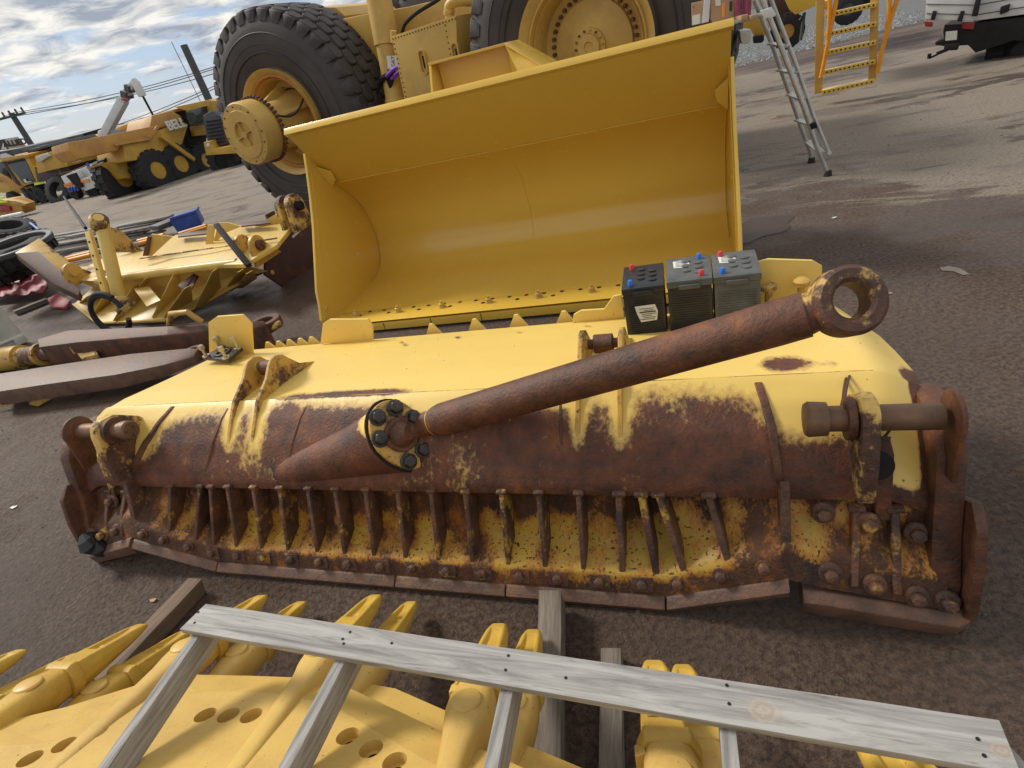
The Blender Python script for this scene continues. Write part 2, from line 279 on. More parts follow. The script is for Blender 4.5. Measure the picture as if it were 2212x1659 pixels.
def build(name, mb, mat, parent=None, bevel=0, smooth=38, sub=0, seg=2, label=None, jit=0):
    if isinstance(mb, MB):
        bm = bmesh.new(); vs = [bm.verts.new(a) for a in mb.v]
        for f in mb.f:
            try: bm.faces.new([vs[i] for i in f])
            except ValueError: pass
    else: bm = mb
    if parent is not None and not parent.get('_local'):
        bm.transform(parent.matrix_basis.inverted() if parent.parent is None else (parent.parent.matrix_basis.inverted()))
    bmesh.ops.remove_doubles(bm, verts=bm.verts, dist=1e-5)
    bmesh.ops.recalc_face_normals(bm, faces=bm.faces)
    if bevel:
        es = [e for e in bm.edges if len(e.link_faces) == 2 and e.calc_face_angle(0) > radians(28)]
        bmesh.ops.bevel(bm, geom=es, offset=bevel, segments=seg, profile=.6, affect='EDGES', clamp_overlap=True)
    if sub: bmesh.ops.subdivide_edges(bm, edges=bm.edges, cuts=sub, use_grid_fill=True)
    if jit:
        for v_ in bm.verts:
            q = v_.co*9; v_.co += V(noise.noise_vector(q))*jit
    me = bpy.data.meshes.new(name)
    for f in bm.faces: f.smooth = True
    for e in bm.edges:
        if len(e.link_faces) == 2 and e.calc_face_angle(0) > radians(smooth): e.smooth = False
    bm.to_mesh(me); bm.free()
    for mm_ in (mat if isinstance(mat, (list, tuple)) else [mat]): me.materials.append(MATS[mm_])
    ob = bpy.data.objects.new(name, me); SC.collection.objects.link(ob)
    if parent is not None: ob.parent = parent
    if label: ob['label'] = label
    return ob
def thing(name, label, cat, loc=(0, 0, 0), group=None, kind=None, rotz=0):
    o = bpy.data.objects.new(name, None); SC.collection.objects.link(o); o.location = loc
    o.rotation_euler = (0, 0, rotz); o.empty_display_size = .1
    o.matrix_basis = Matrix.Translation(V(loc)) @ Matrix.Rotation(rotz, 4, 'Z')
    tag(o, label, cat, group, kind); return o
def tag(o, label=None, cat=None, group=None, kind=None):
    if label: o['label'] = label
    if cat: o['category'] = cat
    if group: o['group'] = group
    if kind: o['kind'] = kind
    return o
def dup(root, loc, label, rot=None):
    r = root.copy(); SC.collection.objects.link(r); r.location = loc; r['label'] = label
    if rot: r.rotation_euler = rot
    for ch in root.children:
        c2 = ch.copy(); SC.collection.objects.link(c2); c2.parent = r
        for g in ch.children:
            d2 = g.copy(); SC.collection.objects.link(d2); d2.parent = c2
    return r
def text(name, s, size, mat, M, parent, ext=.002, space=1.0, sx=1.0, bold=0.0):
    cu = bpy.data.curves.new(name, 'FONT'); cu.body = s; cu.size = size; cu.extrude = ext; cu.align_x = 'CENTER'; cu.align_y = 'CENTER'; cu.space_character = space; cu.offset = bold
    to = bpy.data.objects.new(name+'_c', cu); SC.collection.objects.link(to)
    me = bpy.data.meshes.new_from_object(to.evaluated_get(bpy.context.evaluated_depsgraph_get())); bpy.data.objects.remove(to)
    me.transform(Matrix.Diagonal((sx, 1, 1, 1))); me.transform(M)
    if parent is not None: me.transform(parent.matrix_basis.inverted() if parent.parent is None else parent.parent.matrix_basis.inverted())
    me.materials.clear(); me.materials.append(MATS[mat]); o = bpy.data.objects.new(name, me); SC.collection.objects.link(o)
    if parent is not None: o.parent = parent
    return o
def face_M(c, x, n):      # matrix whose local x is x and local z is n
    n = V(n).normalized(); x = V(x); x = (x-n*x.dot(n)).normalized(); y = n.cross(x); c = V(c)
    return Matrix(((x.x, y.x, n.x, c.x), (x.y, y.y, n.y, c.y), (x.z, y.z, n.z, c.z), (0, 0, 0, 1)))
def lerp(a, b, f): return a+(b-a)*f
def pw(x, pts):
    if x <= pts[0][0]: return pts[0][1]
    for (a, b), (c_, d) in zip(pts, pts[1:]):
        if x <= c_: return b+(d-b)*(x-a)/(c_-a)
    return pts[-1][1]
def sstep(a, b, x):
    q = min(1, max(0, (x-a)/(b-a))); return q*q*(3-2*q)
#@@GROUND
# ------------------------------------------------------------------ ground
bm = bmesh.new()
xs = sorted(set([-400, -200, -100, -50]+[-30+i*2 for i in range(31)]+[50, 100, 200, 400])); ys = sorted(set([-60, -20]+[-4+i*1.0 for i in range(30)]+[30, 40, 60, 100, 200, 600]))
grid = [[bm.verts.new((x, y, 0)) for x in xs] for y in ys]
for j in range(len(ys)-1):
    for i in range(len(xs)-1): bm.faces.new((grid[j][i], grid[j][i+1], grid[j+1][i+1], grid[j+1][i]))
g = build('ground', bm, 'yard_ground'); tag(g, kind='structure')
# loose stones
mb = MB(); rnd = random.Random(3)
for i in range(2600):
    x = rnd.uniform(-6, 7); y = rnd.uniform(.8, 9)
    r = rnd.choice((.003, .004, .004, .005, .007, .011))*rnd.uniform(.7, 1.2)
    p = [V((cos(a)*r*rnd.uniform(.7, 1.2), sin(a)*r*rnd.uniform(.7, 1.2), 0))+V((x, y, .001)) for a in (0, 1.3, 2.5, 3.8, 5.1)]
    top = V((x, y, r*.8)); k = len(mb.v); mb.v += p+[top+V((r*.3, 0, 0)), top-V((r*.3, 0, 0))]
    mb.f += [(k, k+1, k+5), (k+1, k+2, k+6, k+5), (k+2, k+3, k+6), (k+3, k+4, k+6), (k+4, k, k+5, k+6)]
tag(build('loose_stones', mb, 'stone'), 'scattered small stones lying on the dark yard surface', 'stones', kind='stuff')
#@@BLADE
# ------------------------------------------------------------------ foreground dozer blade (frame FB: t along, s away, z up)
TL, TR = -2.37, 1.80
blade = thing('dozer_blade', 'huge rusty yellow bulldozer blade lying face down in the foreground', 'bulldozer blade', FB.P(0, 0, 0), rotz=FB.ang)
blade['_local'] = 1
ZB = [(-2.45, .0), (-1.96, .17), (-1.42, .0), (.88, .0), (1.34, .17), (1.36, .08), (1.86, .0)]   # underside height of the cutting edge
def zb(t_): return pw(t_, [(-2.45, .03), (-1.96, .15), (-1.42, .0), (.88, .0), (1.30, .165), (1.42, .13), (1.86, .04)])
def endd(t_):                  # rounding over at the two ends
    return .0+.10*sstep(1.62, 1.86, t_)+.08*sstep(-2.2, -2.43, t_)
PROF = [(.32, .40), (.25, .405), (.215, .435), (.218, .47), (.25, .53), (.33, .635), (.42, .715), (.50, .765), (.515, .772), (.52, .765), (.70, .757), (.95, .725), (1.2, .685), (1.33, .655), (1.335, .60), (1.1, .60)]
def nz(*a): return noise.noise(V((tuple(a)+(0.0, 0.0))[:3]))
def fbm(x, y, z=0, o=4):
    s_, a = 0, .5
    for i in range(o): s_ += a*noise.noise(V((x, y, z))); x *= 2.1; y *= 2.1; z *= 2.1; a *= .5
    return s_
def gz(x, c_, w): return exp(-((x-c_)/w)**2)
def rust_at(t_, s_, z_):
    # positive: rusted through, negative: paint left
    n_ = fbm(t_*3, s_*6, 1.3)*.35+fbm(t_*14, s_*3, 5)*.12
    up = pw(t_, [(-2.4, .36), (-2.0, .44), (-1.5, .495), (-.9, .525), (-.2, .51), (.3, .475), (.7, .50), (1.0, .51), (1.2, .505), (1.5, .45), (1.8, .6)])
    v = (up-s_)*9.0
    v = min(v, .75)
    if s_ > .3:
        q = sstep(.25, .42, s_)
        v -= q*1.3*gz(t_, .575, .032); v -= q*1.3*gz(t_, .745, .032); v -= q*1.1*gz(t_, -1.245, .05); v -= q*1.3*gz(t_, -1.07, .05)
    v -= 1.7*gz(t_, 1.42, .14)*sstep(.28, .4, s_); v -= 1.0*gz(t_, .5, .07)*sstep(.42, .46, s_)
    v -= 2.0*gz(t_, -2.02, .22)*sstep(.24, .34, s_)
    v -= 1.4*gz(t_, -.02, .18)*sstep(.36, .44, s_)
    if s_ > .5:
        v = max(v, -.9)
        v += 2.0*gz(t_, 1.36, .12)*gz(s_, .61, .08)+1.9*gz(t_, 1.62, .12)*gz(s_, .58, .05)+1.45*gz(t_, -.55, .45)*gz(s_, .545, .05)
        for ta, sa in ((-.62, 1.2), (-.55, 1.13), (-.25, 1.2), (.12, 1.2), (.5, 1.21), (-1.5, 1.1), (-1.3, .95), (.86, 1.15)): v += 1.5*gz(t_+(s_-sa)*.6, ta, .035)*gz(s_, sa, .05)
        v += 1.1*sstep(1.68, 1.78, t_)*(1-sstep(.6, .9, s_))
    v -= 2.2*sstep(1.53, 1.58, t_)*(1-sstep(1.70, 1.76, t_))*sstep(.22, .26, s_)
    v += 1.4*sstep(1.71, 1.77, t_)*(1-sstep(.5, .62, s_))
    return max(-.55, min(.95, v*.85+n_+.12))
def put_attr(ob, fn):
    at = ob.data.attributes.new('rust', 'FLOAT', 'POINT')
    for i, v_ in enumerate(ob.data.vertices): at.data[i].value = fn(v_.co)
    return ob
bm = bmesh.new(); NT = 230
pr = []
for (a, b_) in zip(PROF, PROF[1:]):
    L_ = sqrt((a[0]-b_[0])**2+(a[1]-b_[1])**2); k = max(1, int(L_/.022))
    pr += [(lerp(a[0], b_[0], i/k), lerp(a[1], b_[1], i/k)) for i in range(k)]
pr.append(PROF[-1]); rows = []
def rear_cut(t_):              # the rear corners are chamfered
    return pw(t_, [(-2.37, .62), (-2.10, 1.335), (1.62, 1.335), (1.80, 1.15)])
for i in range(NT+1):
    t_ = TL+(TR-TL)*i/NT; row = []
    rc_ = rear_cut(t_)
    for (s_, z_) in pr:
        s2 = s_ if s_ < .52 else .52+(s_-.52)*(rc_-.52)/(1.335-.52)
        z2 = z_ - endd(t_)*(1 if s_ < .6 else 1)
        if .24 < s_ < .5: z2 += .006*fbm(t_*2.5, s_*3, 2)
        # raised cast strips beside the centre lugs
        row.append(bm.verts.new((t_, s2, z2)))
    rows.append(row)
for i in range(NT):
    for j in range(len(pr)-1): bm.faces.new((rows[i][j], rows[i+1][j], rows[i+1][j+1], rows[i][j+1]))
shell = put_attr(build('moldboard', bm, 'blade_paint', blade, smooth=50), lambda c_: rust_at(*c_))
shell['label'] = 'rear face of the blade, yellow above and rusted brown below'
# recessed lower sheet with the bolt strip
def low_prof(t_):
    z0 = zb(t_)+.05
    if -1.93 < t_ < 1.30: return [(.075, z0-.015), (.04, z0), (.045, z0+.012), (.078, z0+.09), (.20, z0+.135), (.255, max(z0+.20, .30)), (.30, .42)]
    return [(.075, z0-.015), (.04, z0), (.045, z0+.012), (.10, z0+.11), (.185, max(z0+.16, .26)), (.215, max(z0+.20, .30)), (.25, .42)]
bm = bmesh.new(); rows = []
for i in range(NT+1):
    t_ = TL+(TR-TL)*i/NT; lp = low_prof(t_); q = []
    for (a, b_) in zip(lp, lp[1:]):
        for k in range(4): q.append((lerp(a[0], b_[0], k/4), lerp(a[1], b_[1], k/4)))
    q.append(lp[-1]); rows.append([bm.verts.new((t_, s_, z_)) for s_, z_ in q])
for i in range(NT):
    for j in range(len(rows[0])-1): bm.faces.new((rows[i][j], rows[i+1][j], rows[i+1][j+1], rows[i][j+1]))
def rust_low(c_):
    t_, s_, z_ = c_
    h = z_-zb(t_)
    v = .62-.72*sstep(.075, .15, h)+.55*sstep(.20, .34, h)
    v += .20-.22*sstep(-.7, .5, t_)+.15*sstep(-1.4, -1.8, t_)+fbm(t_*6, z_*7)*1.25+.42*sstep(1.0, 1.25, t_)*(1-sstep(.20, .30, h))+.3*sstep(-1.8, -2.0, t_)
    return v
put_attr(build('lower_sheet', bm, 'recess_paint', blade, smooth=50), rust_low)
# cutting edge bars
def edgebar(name, t0, t1, z0, z1, h=.055, d=.055, mat='edge_rust', lab=None, s0=0, s1=0, tall=0):
    mb = MB(); n = 6
    for k in range(n):
        a = lerp(t0, t1, k/n); b_ = lerp(t0, t1, (k+1)/n); za = lerp(z0, z1, k/n); z_b = lerp(z0, z1, (k+1)/n); sa = lerp(s0, s1, k/n); sb = lerp(s0, s1, (k+1)/n)
        mb.hull8([V((a, sa+.012, za)), V((b_, sb+.012, z_b)), V((b_, sb+d+.05, z_b)), V((a, sa+d+.05, za)), V((a, sa, za+h-.012)), V((b_, sb, z_b+h-.012)), V((b_, sb+d, z_b+h)), V((a, sa+d, za+h))])
    bm_ = None
    o = build(name, mb, mat, blade, bevel=0); 
    if lab: o['label'] = lab
    return o
def solidbar(name, pts, mat='edge_rust', bev=.006, lab=None):      # pts: list of cross sections (t, [(s,z)...])
    mb = MB(); k0 = 0; n = len(pts[0][1])
    for t_, cs in pts: mb.v += [V((t_, a, b_)) for a, b_ in cs]
    for i in range(len(pts)-1):
        for j in range(n): mb.f.append((i*n+j, i*n+(j+1) % n, (i+1)*n+(j+1) % n, (i+1)*n+j))
    mb.f.append(tuple(range(n))[::-1]); mb.f.append(tuple((len(pts)-1)*n+j for j in range(n)))
    o = build(name, mb, mat, blade, bevel=bev)
    if lab: o['label'] = lab
    return o
def cs(z, h=.052, d=.07, s=0): return [(s+.012, z), (s+d+.03, z), (s+d+.03, z+h*.9), (s+.036, z+h+.008), (s, z+h-.02)]
for a, b_ in ((-1.425, -.345), (-.339, .205), (.211, .878)): solidbar('cutting_edge', [(a, cs(0)), (b_, cs(0))])
solidbar('cutting_edge', [(-1.94, cs(.145)), (-1.431, cs(.0))]); solidbar('cutting_edge', [(.884, cs(0)), (1.315, cs(.15, .06))])
solidbar('end_bit', [(1.36, cs(.075, .085, .07)), (1.42, cs(.055, .10, .07)), (1.75, cs(.01, .09)), (1.83, cs(-.0, .085, .07, .004)), (1.87, cs(.01, .075, .06, .03))], lab='thick rusty end bit at the right corner')
solidbar('end_bit', [(-2.42, cs(.02, .05, .06, .03)), (-2.37, cs(.0, .085)), (-1.95, cs(.12, .09))], lab='rusty end bit at the left corner')
# gussets: plates standing out from the recessed sheet
def gusset(t0, t1, th=.017, top=.45, mat='rib_rust', so=.040, zlow=None):
    zl = zb(t1)+.022 if zlow is None else zlow
    outer = [(.205, top+.002), (.195, top-.012), (.125, (top+zl)/2+.02), (so, zl+.012), (so+.02, zl-.01)]
    inner = [(.12, zl), (.26, zl+.12), (.32, top-.03)]
    mb = MB(); a = []; lp = outer+inner
    def tt(z_): return lerp(t1, t0, max(0, min(1, (z_-zl)/(top-zl))))
    L_ = [V((tt(z_)-th/2, s_, z_)) for s_, z_ in lp]; R_ = [V((tt(z_)+th/2, s_, z_)) for s_, z_ in lp]
    n = len(lp); mb.add(L_+R_, [tuple(range(n))[::-1], tuple(range(n, 2*n))]+[(i, (i+1) % n, (i+1) % n+n, i+n) for i in range(n)])
    c_ = V((t0, .213, top+.0)); mb.box(c_, (th*2.0, .035, .018))
    bm_ = build('gusset', mb, mat, blade, bevel=.004, seg=1); return bm_
GS = [(-1.66, -1.74), (-1.45, -1.59), (-1.375, -1.465), (-1.262, -1.30), (-1.093, -1.135), (-.93, -.965), (-.759, -.785), (-.603, -.622), (-.435, -.457), (-.266, -.286), (-.097, -.115), (.07, .052), (.236, .222), (.40, .39), (.567, .554), (.728, .712), (.813, .863), (.878, .985), (1.06, 1.145)]
for a, b_ in GS: gusset(a, b_, th=.026 if a > .7 else .022)
for a, b_ in ((1.545, 1.52), (1.66, 1.65)): gusset(a, b_, .026, .40, zlow=zb(b_)+.07)
for a, b_ in ((-2.04, -2.04), (-2.17, -2.2)): gusset(a, b_, .024, .40, zlow=zb(b_)+.07)
# bolts along the strip
for i, (t_, z_) in enumerate(((-1.87, .21), (-1.74, .155), (-1.59, .105), (-1.45, .06), (-1.28, .042), (-1.115, .042), (-.935, .042), (-.761, .042), (-.595, .042), (-.412, .044), (-.243, .045), (-.069, .045), (.104, .042), (.277, .046), (.447, .048), (.623, .042), (.794, .046), (.93, .085), (1.088, .165), (1.235, .235))):
    mb = MB(); z0 = zb(t_)+.05; n_ = V((0, -.92, .38)); h = .028
    c_ = V((t_, .066-.0, z0+.050)); mb.box(c_+V((0, -.004, -.002)), (.085, .012, .062), Matrix.Rotation(radians(-22), 3, 'X')) if i > 2 and i < 17 else None
    mb.hexbolt(c_-n_*(-.004), n_, .022, h)
    if i % 5 == 3: mb.ring(c_+n_*h, n_, .016, .009, .006, 14)
    build('bolt', mb, 'rib_rust', blade, bevel=.0015, seg=1)
for (px, py) in ((1789, 1147), (1789, 1221), (1888, 1170), (1881, 1242), (1997, 1193), (1969, 1263), (2034, 1274), (205, 1150), (233, 1148), (262, 1140), (215, 1108)):
    w_ = FB.S(px, py, .10 if px > 1000 else .09); q = FB.loc(w_); mb = MB(); n_ = V((0, -.93, .37)); z0 = zb(q.x)+.05
    q.y = pw(q.z, [(z0, .04), (z0+.11, .10), (max(z0+.16, .26), .185)])
    mb.lathe([(-.002, .040), (.010, .038), (.014, .028)], q, n_, 20); mb.hexbolt(q+n_*.01, n_, .024, .034, 0)
    build('bolt', mb, 'rib_rust', blade, bevel=.0015, seg=1)
# long stiffening ribs running over the brown panel
def surf(s_, t_=0):
    return pw(s_, [(.215, .45), (.25, .53), (.33, .635), (.42, .715), (.50, .765), (.70, .757), (.95, .725), (1.33, .655)])-endd(t_)
def longrib(pts, th=.02, mat='rust', name='rib', lab=None):   # pts: (t, s, height above surface)
    mb = MB(); P_ = []
    for (t0, s0, h0), (t1, s1, h1) in zip(pts, pts[1:]):
        k = 6
        for i in range(k): P_.append((lerp(t0, t1, i/k), lerp(s0, s1, i/k), lerp(h0, h1, i/k)))
    P_.append(pts[-1]); n = len(P_)
    for (t_, s_, h_) in P_:
        z_ = surf(s_, t_); mb.v += [V((t_-th/2, s_, z_-.03)), V((t_+th/2, s_, z_-.03)), V((t_+th/2, s_, z_+h_)), V((t_-th/2, s_, z_+h_))]
    for i in range(n-1):
        a = 4*i
        for j in range(4): mb.f.append((a+j, a+(j+1) % 4, a+4+(j+1) % 4, a+4+j))
    mb.f += [(0, 1, 2, 3), (4*n-1, 4*n-2, 4*n-3, 4*n-4)]
    o = build(name, mb, mat, blade, bevel=.003, seg=1)
    if lab: o['label'] = lab
    return o
longrib([(1.255, .49, .004), (1.285, .35, .02), (1.30, .23, .035)], .028)
mb = MB(); L_ = [(.205, .53), (.175, .50), (.125, .36), (.07, .225), (.10, .20), (.24, .40)]
mb.add([V((1.313-.016, a, b_)) for a, b_ in L_]+[V((1.313+.016, a, b_)) for a, b_ in L_], [tuple(range(6))[::-1], tuple(range(6, 12))]+[(i, (i+1) % 6, (i+1) % 6+6, i+6) for i in range(6)])
build('gusset', mb, 'rib_rust', blade, bevel=.003, seg=1)
longrib([(-1.70, .50, .004), (-1.80, .35, .022), (-1.92, .23, .035)], .028)
mb = MB()
mb.add([V((-1.93-.016-.03*(.53-b_), a, b_)) for a, b_ in L_]+[V((-1.93+.016-.03*(.53-b_), a, b_)) for a, b_ in L_], [tuple(range(6))[::-1], tuple(range(6, 12))]+[(i, (i+1) % 6, (i+1) % 6+6, i+6) for i in range(6)])
build('gusset', mb, 'rib_rust', blade, bevel=.003, seg=1)
for t_ in (.50, -.06): longrib([(t_, .44, .001), (t_+.005, .34, .006), (t_+.01, .30, .001)], .014)
longrib([(-.80, .47, .001), (-.84, .34, .007), (-.87, .24, .001)], .014); longrib([(-1.30, .48, .001), (-1.36, .30, .010), (-1.40, .24, .001)], .016)
# centre lift lugs: pairs of tall plates with a pin between
def lug(t_, th=.020, lab=None):
    prof = [(.27, .0), (.36, .012), (.48, .035), (.60, .085), (.645, .125), (.68, .150), (.73, .158), (.775, .14), (.80, .11), (.86, .045), (.98, .0)]
    mb = MB(); n = len(prof); A = [V((t_, s_, surf(s_)+h)) for s_, h in prof]; Bt = [V((t_, s_, surf(s_)-.03)) for s_, h in reversed(prof)]
    poly = A+Bt; mb.prism([p-V((th/2, 0, 0)) for p in poly], (th, 0, 0))
    mb.lathe([(-th*.9, .034), (th*.9, .034)], V((t_, .73, surf(.73)+.095)), (1, 0, 0), 24)
    return build('lift_lug', mb, 'old_paint_rusty', blade, bevel=.003, seg=1)
for a, b_ in ((-1.245, -1.09), (.575, .745)):
    lug(a); lug(b_); mb = MB(); c_ = (a+b_)/2; z_ = surf(.73)+.085
    mb.tube([(a, .73, z_), (c_-.045, .73, z_), (c_-.04, .73, z_), (c_+.04, .73, z_), (c_+.045, .73, z_), (b_, .73, z_)], [.022, .022, .042, .042, .022, .022], 20)
    build('lift_pin', mb, 'rust', blade)
# seam weld line
mb = MB(); mb.tube([(TL+.35+i*.05, .517, .768-endd(TL+.35+i*.05)) for i in range(74)], .0045, 6); build('weld_seam', mb, 'rust_worn', blade)
# push-arm trunnions at both ends
def trunnion(c_, sg):
    # c_: bolt centre (t,s,z); sg +1 right, -1 left
    t_, s_, z_ = c_
    mb = MB()
    for dt, th in ((.10*sg, .055), ):
        prof = [(s_-.02, z_+.082), (s_+.05, z_+.07), (s_+.16, z_-.02), (s_+.24, z_-.13), (s_+.0, z_-.22), (s_-.13, z_-.26), (s_-.12, z_-.12), (s_-.085, z_+.02), (s_-.06, z_+.065)]
        mb.prism([V((t_+dt-th/2, a, b_)) for a, b_ in prof], (th, 0, 0))
    build('trunnion_plate', mb, 'rust_worn', blade, bevel=.012)
    mb = MB(); mb.tube([(t_-.055*sg, s_, z_), (t_+.31*sg, s_, z_)], .043, 28); build('trunnion_pin', mb, 'bronze_grime', blade, bevel=.004)
    mb = MB(); mb.lathe([(0, .050), (.045, .052), (.055, .044)] if sg < 0 else [(0, .056), (.055, .060), (.066, .052)], V((t_-.01*sg, s_, z_)), (-sg, 0, 0), 28); 
    for k in range(3):
        a = k*2.094+.5; mb.lathe([(.05, .008), (.066, .007)], V((t_-.01*sg, s_+cos(a)*.026, z_+sin(a)*.026)), (-sg, 0, 0), 8)
    build('pin_head', mb, 'bronze_grime', blade)
    mb = MB(); mb.lathe([(-.012, .072), (.012, .072)], V((t_+.055*sg, s_, z_)), (1, 0, 0), 30); mb.lathe([(0, .012), (.02, .012)], V((t_+.06*sg, s_, z_+.0)), (sg, 0, 0), 8)
    build('washer', mb, 'rust', blade, bevel=.003)
    mb = MB(); tw = t_+.33*sg
    mb.prism([V((tw, s_+cos(a)*.085, z_+sin(a)*.085)) for a in [i*2*pi/26-.3 for i in range(16)]]+[V((tw, s_-.10, z_-.19)), V((tw, s_-.03, z_-.20))], (.016*sg, 0, 0))
    build('thrust_plate', mb, 'rust', blade, bevel=.003)
trunnion((1.45, .27, .749), 1); trunnion((-1.83, .28, .775), -1)
# end pockets and end walls (cast box at each corner)
def endbox(sg, t0, t1):
    prof = [(.07, .10), (.08, .22), (.15, .37), (.19, .50), (.235, .64), (.30, .71), (.40, .735), (.52, .735), (.60, .70), (.60, .50), (.42, .10)]
    mb = MB(); mb.prism([V((t0, a, b_-(.03 if sg < 0 else .04))) for a, b_ in prof], (t1-t0, 0, 0))
    o = build('end_wall', mb, 'rust', blade, bevel=.02); return o
endbox(1, 1.755, 1.845); endbox(-1, -2.43, -2.35)
mb = MB(); mb.prism([V((1.845, a, b_)) for a, b_ in ((.04, .04), (.02, .12), (.05, .28), (.10, .42), (.17, .48), (.26, .42), (.26, .08))], (.035, 0, 0)); build('side_plate', mb, 'rust', blade, bevel=.012)
mb = MB(); mb.prism([V((-2.43, a, b_)) for a, b_ in ((.04, .04), (.02, .12), (.05, .28), (.10, .42), (.17, .48), (.26, .42), (.26, .08))], (.035, 0, 0)); build('side_plate', mb, 'rust', blade, bevel=.012)
q = FB.loc(FB.S(1895, 1005, .235)); build('cavity_shade', MB().lathe([(-.004, .05), (.006, .05)], V((q.x, .235, q.z)), (0, -.92, .4), 24), 'black_metal', blade)  # black disc on the surface, painted shade of a cavity
# webs under the trunnions
mb = MB(); mb.prism([V((1.60, .19, .36)), V((1.60, .26, .60)), V((1.60, .40, .66)), V((1.60, .40, .40))], (.05, 0, 0)); build('web', mb, 'rust', blade, bevel=.01)
mb = MB(); mb.prism([V((-2.16, .19, .36)), V((-2.16, .26, .60)), V((-2.16, .40, .66)), V((-2.16, .40, .40))], (.04, 0, 0)); build('web', mb, 'rust_worn', blade, bevel=.01)
# ball housing: a cone growing out of the panel, closed by a bolted cap
C0 = V((-.98, .31, .455)); C1 = V((-.245, .375, .61)); ax = (C1-C0).normalized()
CN = V((.74, -.45, .48)).normalized(); CM = C1+V((.0, -.045, .055)); CX = V((.35, -.2, -.92)); CX = (CX-CN*CX.dot(CN)).normalized(); CY = CN.cross(CX)
def capoutline(sc_=1):
    o_ = []
    for i in range(36):
        a = 2*pi*i/36; q = cos(a)*(.185 if cos(a) > 0 else .178); o_.append((q*sc_, sin(a)*.132*(1-.15*max(0, cos(a)))*sc_))
    return o_
AXs = (CX-ax*CX.dot(ax)).normalized(); AYs = ax.cross(AXs); mb = MB(); K_ = 22; n_ = 36; co_ = capoutline(1.0)
for i in range(K_+1):
    u = i/K_
    for j in range(n_):
        q = 2*pi*j/n_; r_ = lerp(.085, .150, u**.8); p0 = C0+(C1-C0)*u+(AXs*cos(q)+AYs*sin(q))*r_; p1 = CM+CX*co_[j][0]+CY*co_[j][1]; mb.v.append(lerp(p0, p1, sstep(.55, 1, u)))
for i in range(K_):
    for j in range(n_): mb.f.append((i*n_+j, i*n_+(j+1) % n_, (i+1)*n_+(j+1) % n_, (i+1)*n_+j))
mb.f.append(tuple(K_*n_+j for j in range(n_)))
hs = put_attr(build('ball_housing', mb, 'blade_paint', blade, smooth=50), lambda c_: .85-(1.5*sstep(-.46, -.32, c_.x)*sstep(.70, .76, c_.z))+fbm(c_.x*5, c_.y*5, c_.z*5)*.3)
mb = MB(); mb.prism([CM+CX*a+CY*b_ for a, b_ in capoutline(1.0)], CN*.018); build('gasket', mb, 'black_metal', blade, bevel=.004)
mb = MB(); mb.prism([CM+CN*.0185+CX*a+CY*b_ for a, b_ in capoutline(.93)], CN*.035); build('cap_plate', mb, 'old_paint_rusty', blade, bevel=.010)
for a, b_ in ((-.118, -.045), (-.112, .045), (-.035, -.088), (.118, -.040), (.112, .045), (-.03, .088)):
    mb = MB(); c_ = CM+CN*.053+CX*a+CY*b_; mb.hexbolt(c_, CN, .031, .042, 1.25); build('cap_bolt', mb, 'steel_grease', blade, bevel=.004)
mb = MB(); mb.ring(CM+CN*.062, CN, .078, .05, .018, 36); build('socket_ring', mb, 'rust', blade)
# upstand guards along the rear edge
def plateS(px, s_, th=.016): 
    pts_ = [FB.loc(FB.S(a, b_, s_)) for a, b_ in px]; mb = MB(); mb.prism(pts_, (0, th, 0)); return mb
build('rear_guard', plateS(((452, 770), (450, 697), (468, 684), (523, 680), (543, 700), (546, 765)), 1.22), 'blade_paint', blade, bevel=.003)
build('rear_guard', plateS(((692, 742), (697, 700), (712, 690), (795, 690), (805, 706), (805, 742)), 1.30), 'blade_paint', blade, bevel=.003)
build('rear_guard', plateS(((1236, 702), (1239, 680), (1255, 671), (1305, 668), (1325, 640), (1342, 637), (1350, 702)), 1.31), 'blade_paint', blade, bevel=.003)
build('rear_guard', plateS(((1600, 680), (1607, 583), (1622, 570), (1660, 560), (1755, 563), (1776, 575), (1776, 650), (1740, 690)), 1.30), 'blade_paint', blade, bevel=.003)
for px, py in ((1660, 632), (1730, 622)):
    c_ = FB.loc(FB.S(px, py+12, 1.22)); mb = MB(); mb.tube([c_+V((0, 0, -.03)), c_+V((0, 0, .05))], .016, 12); mb.lathe([(0, .036), (.02, .036), (.032, .02)], c_+V((0, 0, .045)), (0, 0, 1), 16); build('guard_bolt', mb, 'old_paint_rusty', blade)
# loose hinge plate with four bolts on the left rear corner
hb = thing('bolt_plate', 'small black steel plate with four upright bolts on the left rear of the big blade', 'steel plate', FB.S(478, 758, 1.12))
P4 = [FB.S(px, py, s_) for px, py, s_ in ((432, 765, 1.08), (490, 775, 1.02), (516, 738, 1.17), (465, 730, 1.22))]
mb = MB(); 
for p in P4: p.z = .735
mb.prism(P4, (0, 0, .02)); mb.ring(sum(P4, V())/4+V((0, 0, .024)), (0, 0, 1), .055, .035, .012, 24); build('base_plate', mb, 'steel_grease', hb, bevel=.004)
ctr = sum(P4, V())/4
for p in P4:
    q = lerp(p, ctr, .22)+V((0, 0, .02)); mb = MB(); mb.tube([q, q+V((0, 0, .055))], .011, 10); mb.lathe([(0, .024), (.01, .024)], q, (0, 0, 1), 16); mb.lathe([(.055, .019), (.08, .019), (.085, .014)], q, (0, 0, 1), 6); build('bolt', mb, 'steel_bright', hb)
